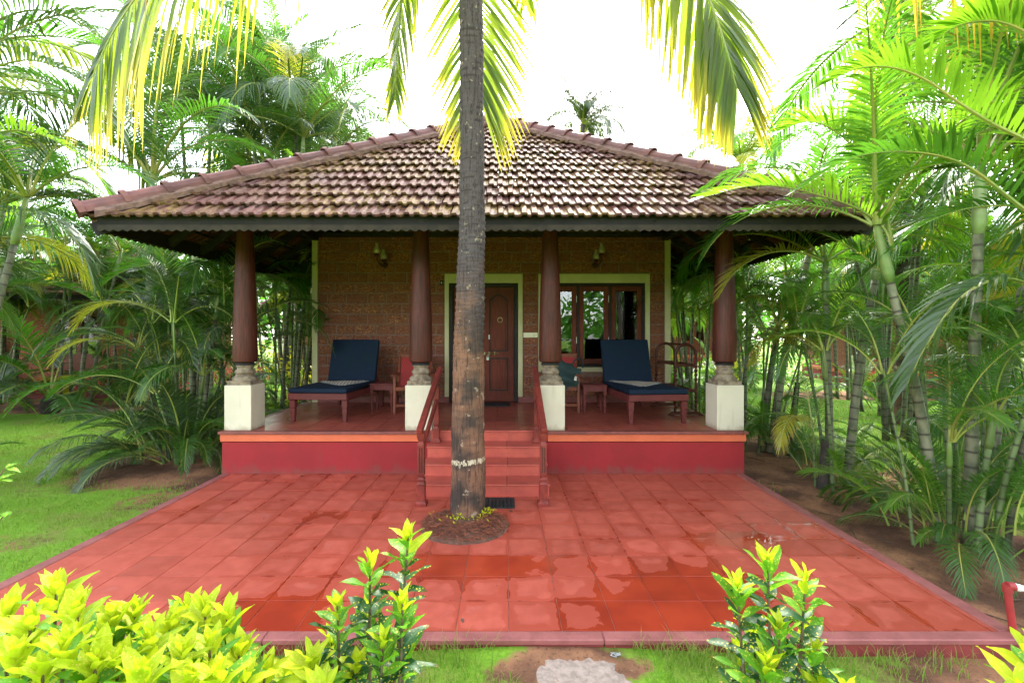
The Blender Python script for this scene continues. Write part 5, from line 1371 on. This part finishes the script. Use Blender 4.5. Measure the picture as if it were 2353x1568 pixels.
# ------------------------------------------------------------------ croton plants in front
def leaf_mesh(L, w, mat, curl, fold, seed):
    rg = random.Random(seed); vs = []; fs = []; T = []; MD = []; n = 7
    for i in range(n):
        s = i/(n-1); ww = w*(math.sin(math.pi*min(1, s**.85))**.8)*.5+(.003 if i == 0 else 0)
        y = L*s*(1-.12*curl*s); z = -curl*L*.45*s*s
        wav = .10*w*math.sin(s*9+seed)
        vs += [(-ww, y, z+fold*ww+wav), (0, y, z), (ww, y, z+fold*ww-wav)]; T += [s]*3; MD += [0., 1., 0.]
    for i in range(n-1):
        a = i*3; fs += [(a, a+1, a+4, a+3), (a+1, a+2, a+5, a+4)]
    me = bpy.data.meshes.new('leaf'); me.from_pydata(vs, [], fs); me.attributes.new('t', 'FLOAT', 'POINT').data.foreach_set('value', T); me.attributes.new('mid', 'FLOAT', 'POINT').data.foreach_set('value', MD)
    me.materials.append(mat); me.polygons.foreach_set('use_smooth', [True]*len(me.polygons)); return me
LEAF = {k: [leaf_mesh(.155, .056, M[m], c, f, i+3) for i, (c, f) in enumerate(((.2, .45), (.5, .35), (.8, .3), (.35, .2)))] for k, m in (('y', 'croton_young'), ('m', 'croton_mid'), ('o', 'croton_old'))}
def croton(label, base, tops, seed, size=1.0, young=.35, mid=.65, per=24, span=.42):
    rg = random.Random(seed); bx, by = base; t = thing('croton_shrub', label, 'shrub', (bx, by, gz(bx, by)), 0, 'speckled croton shrubs in the foreground')
    z0 = gz(bx, by)
    for (x, y, z) in tops:
        T = Vector((x-bx, y-by, z-z0)); B = Vector(((x-bx)*.25+rg.uniform(-.04, .04), (y-by)*.25+rg.uniform(-.04, .04), -.02)); mid_ = B.lerp(T, .55)+Vector(((x-bx)*.12, (y-by)*.12, 0))
        C = resample([B, mid_, T], 20); b = MB(); b.tube(C, [.011-.007*i/20 for i in range(21)], 6); b.build('stem', M['twig'], t, smooth='all')
        L = sum((C[i+1]-C[i]).length for i in range(20))
        for i in range(per):
            ag = (i+.5)/per; s = 1-(span/L)*ag**1.5*rg.uniform(.95, 1.05)
            if s < .05: continue
            f = s*20; k = min(int(f), 19); p = C[k].lerp(C[k+1], f-k); ax = (C[k+1]-C[k]).normalized()
            az = i*2.39996+rg.uniform(-.35, .35); el = R(82-78*ag**.85+rg.uniform(-14, 14))
            d = Vector((math.cos(az)*math.cos(el), math.sin(az)*math.cos(el), math.sin(el))); d = (d+ax*.15).normalized()
            key = 'y' if ag+rg.uniform(-.1, .1) < young else ('m' if ag+rg.uniform(-.1, .1) < mid else 'o')
            sc = size*(.5+.62*min(1, ag*2.6))*rg.uniform(.72, 1.18)
            q = d.to_track_quat('Y', 'Z'); q = q @ Euler((0, rg.uniform(-.5, .5), 0)).to_quaternion()
            link('leaf', LEAF[key][rg.randrange(4)], t, p, q.to_euler(), sc*Vector((rg.uniform(.85, 1.15), 1, 1)))
    return t
def tops(lst, Y): return [tuple(at(px, py, Y+dy)) for px, py, dy in lst]
croton('green croton with three speckled shoots before the palm trunk', (-.52, 1.78), tops([(938, 1232, .05), (850, 1290, .0), (775, 1390, -.1), (925, 1385, -.12), (845, 1400, .1), (880, 1470, -.18), (760, 1470, .1), (930, 1480, .05), (820, 1530, -.1)], 1.8), 1, .74, .30, .58, 24, .36)
croton('green croton with yellow spotted leaves before the wet right half of the patio', (1.03, 1.78), tops([(1763, 1285, .0), (1692, 1345, .02), (1850, 1335, .0), (1790, 1440, -.1), (1730, 1450, .08), (1850, 1440, .1), (1760, 1520, -.15), (1870, 1500, -.05), (1700, 1500, .1)], 1.8), 2, .74, .30, .58, 24, .34)
croton('bright yellow croton at the lower left corner', (-1.55, 1.42), tops([(20, 1400, .1), (70, 1430, -.05), (130, 1350, .05), (180, 1400, -.1), (40, 1500, -.2), (150, 1480, -.25), (100, 1540, -.3), (-40, 1450, 0), (220, 1520, -.25)], 1.5), 3, .76, .5, .86, 25, .30)  # larger share of yellow young leaves paints sun onto the left hedge
croton('bright yellow croton second from the left corner', (-1.15, 1.42), tops([(260, 1420, .1), (310, 1400, .15), (340, 1470, -.1), (270, 1520, -.2), (390, 1430, .05), (420, 1500, -.15), (330, 1550, -.3), (230, 1460, .1), (440, 1560, -.25)], 1.5), 4, .76, .46, .84, 25, .30)
croton('yellow croton at the inner end of the bright left hedge', (-.88, 1.5), tops([(470, 1400, .1), (520, 1420, .05), (550, 1490, 0), (480, 1480, -.1), (560, 1550, -.15), (500, 1550, -.25), (610, 1540, .05), (430, 1400, .2)], 1.5), 5, .76, .42, .82, 25, .30)
croton('small yellow croton sprig between the left hedge and the green croton', (-.68, 1.62), tops([(715, 1520, 0), (665, 1560, .1), (740, 1590, -.1)], 1.6), 6, .8, .7, 1, 18, .2)
croton('yellow croton tips at the lower right edge', (1.85, 1.55), tops([(2375, 1500, 0), (2350, 1590, -.1), (2420, 1560, .1)], 1.6), 7, .9, .7, 1, 18, .2)
croton('tiny croton shoot at the bottom edge right of the spotted croton', (1.25, 1.62), tops([(1950, 1585, 0), (1890, 1580, .05)], 1.65), 8, .6, .5, .9, 14, .15)
t = thing('leafy_branch', 'sparse green shrub branch poking in at the left edge', 'shrub', (-2.75, 2.2, gz(-2.75, 2.2)))
rg = random.Random(8)
for (px, py) in ((12, 1075), (18, 1175), (-30, 1120)):
    T = at(px, py, 2.2)-t.location; b = MB(); C = resample([Vector((0, 0, 0)), T*.6+Vector((-.1, 0, .1)), T], 12); b.tube(C, [.008-.005*i/12 for i in range(13)], 5); b.build('stem', M['twig'], t)
    for i in range(9):
        p = C[12-i//2]; az = rg.uniform(0, 6.28); d = Vector((math.cos(az), math.sin(az), rg.uniform(-.3, .5))).normalized()
        link('leaf', LEAF['m'][rg.randrange(4)], t, p, d.to_track_quat('Y', 'Z').to_euler(), rg.uniform(.35, .55)*Vector((1.5, 1, 1)))

# ------------------------------------------------------------------ dry leaf bits on the roof
rg = random.Random(33); b = MB()
for i in range(70):
    t_ = rg.uniform(.1, 3.4); u = rg.uniform(-1, 1)*(HE-t_-.4); k = rg.random()
    if i < 26: t_ = rg.uniform(1.6, 2.3); u = rg.uniform(-.7, .9)
    p = Vector((XC+u, YC-HE+t_, zroof(t_)+.115)); a = rg.uniform(0, 6.3); L = rg.uniform(.05, .22) if i < 26 else rg.uniform(.03, .12)
    d = Vector((math.cos(a), math.sin(a), math.sin(a)*PITCH))*L; c = Vector((-d.y, d.x, d.x*PITCH)).normalized()*rg.uniform(.003, .008)
    b.add([p-d-c*.3, p-d+c*.3, p+c+Vector((0, 0, .02)), p-c+Vector((0, 0, .02)), p+d], [(0, 1, 2, 3), (3, 2, 4)])
tag(link('roof_litter', b.mesh('roof_litter', M['litter'], fixn=False)), 'dry palm leaf bits lying on the roof tiles', 'litter', kind='stuff')
# ------------------------------------------------------------------ grass, litter
def blocked(x, y):
    if PXL-.02 < x < PXR+.02 and PY0-.0 < y < PY1+.1: return True
    if BX0-.05 < x < BX1+.05 and y >= PY1 and y < BYE: return True
    return .06 < x < .74 and 1.8 < y < 2.63
def blades(regions, seed):
    rs = np.random.RandomState(seed); Vs = []; 
    for (x0, x1, y0, y1, n, h, w) in regions:
        X = rs.uniform(x0, x1, n); Y = rs.uniform(y0, y1, n); Q = rs.uniform(0, 1, n)
        for x, y, q in zip(X, Y, Q):
            if blocked(x, y): continue
            s = soil_at(x, y)
            pat = .5+.5*math.sin(x*2.3+math.sin(y*1.7)*1.3)*math.sin(y*2.9+x)
            if q < max(0, s-.12)*1.25 or q > .65+.5*pat: continue
            a = rs.uniform(0, 6.283); hh = h*rs.uniform(.5, 1.3); ln = hh*rs.uniform(.25, 1.1); ww = w*rs.uniform(.7, 1.2)
            z = gz(x, y); cx, sx = math.cos(a), math.sin(a)
            Vs.append(((x-sx*ww, y+cx*ww, z-.01), (x+sx*ww, y-cx*ww, z-.01), (x+cx*ln*.35+sx*ww*.8, y+sx*ln*.35-cx*ww*.8, z+hh*.6), (x+cx*ln*.35-sx*ww*.8, y+sx*ln*.35+cx*ww*.8, z+hh*.6), (x+cx*ln, y+sx*ln, z+hh*.95)))
    n = len(Vs); v = np.array(Vs).reshape(-1, 3); b_ = np.arange(n)*5
    F = []
    for k in b_: F += [(k, k+1, k+2, k+3), (k+3, k+2, k+4)]
    me = bpy.data.meshes.new('grass'); me.from_pydata(v.tolist(), [], F)
    me.attributes.new('t', 'FLOAT', 'POINT').data.foreach_set('value', np.tile([0, 0, .6, .6, 1.], n)); me.materials.append(M['grass']); return me
tag(link('grass', blades([(-2.6, 3.6, 1.7, 2.66, 15000, .06, .0024), (-2.4, 3.0, 2.5, 2.66, 2200, .10, .0022), (-6.5, -3.55, 2.6, 6.5, 24000, .04, .003), (-10, -4.2, 6, 11.5, 16000, .05, .005), (3.1, 9.5, 5, 13.5, 16000, .05, .005)], 4)), 'short grass of the lawns and the strip before the kerb', 'grass', kind='stuff')
rg = random.Random(14); b = MB()
for i in range(1400):
    x, y = (rg.uniform(3.06, 5.2), rg.uniform(1.8, 8.4)) if i % 3 else (rg.uniform(-6, -3.62), rg.uniform(5.3, 8.5))
    if soil_at(x, y) < .45: continue
    s = rg.uniform(.006, .022); a = rg.uniform(0, 6.3); d = Vector((math.cos(a), math.sin(a), rg.uniform(-.1, .2)))*s; c = Vector((-d.y, d.x, 0))*.4; p = Vector((x, y, gz(x, y)+.008))
    b.add([p-d, p+c, p+d, p-c+Vector((0, 0, .004))], [(0, 1, 2, 3)])
for i in range(60):
    x, y = rg.uniform(3.06, 5.5), rg.uniform(2, 8); L = rg.uniform(.1, .35); a = rg.uniform(0, 6.3); p = Vector((x, y, gz(x, y)+.01)); d = Vector((math.cos(a), math.sin(a), 0))*L
    b.tube([p, p+d*.5+Vector((0, 0, .01)), p+d], .004, 4)
for i in range(70):
    x, y = rg.uniform(PXL+.1, PXR-.1), rg.uniform(2.8, 5.8); s = rg.uniform(.003, .009) if i > 8 else rg.uniform(.02, .035); a = rg.uniform(0, 6.3); d = Vector((math.cos(a), math.sin(a), 0))*s; c = Vector((-d.y, d.x, 0))*.45; p = Vector((x, y, .003))
    b.add([p-d, p+c+Vector((0, 0, .004)), p+d, p-c], [(0, 1, 2, 3)])
tag(link('leaf_litter', b.mesh('leaf_litter', M['litter'], fixn=False)), 'dry leaf litter and twigs on the bare soil', 'litter', kind='stuff')
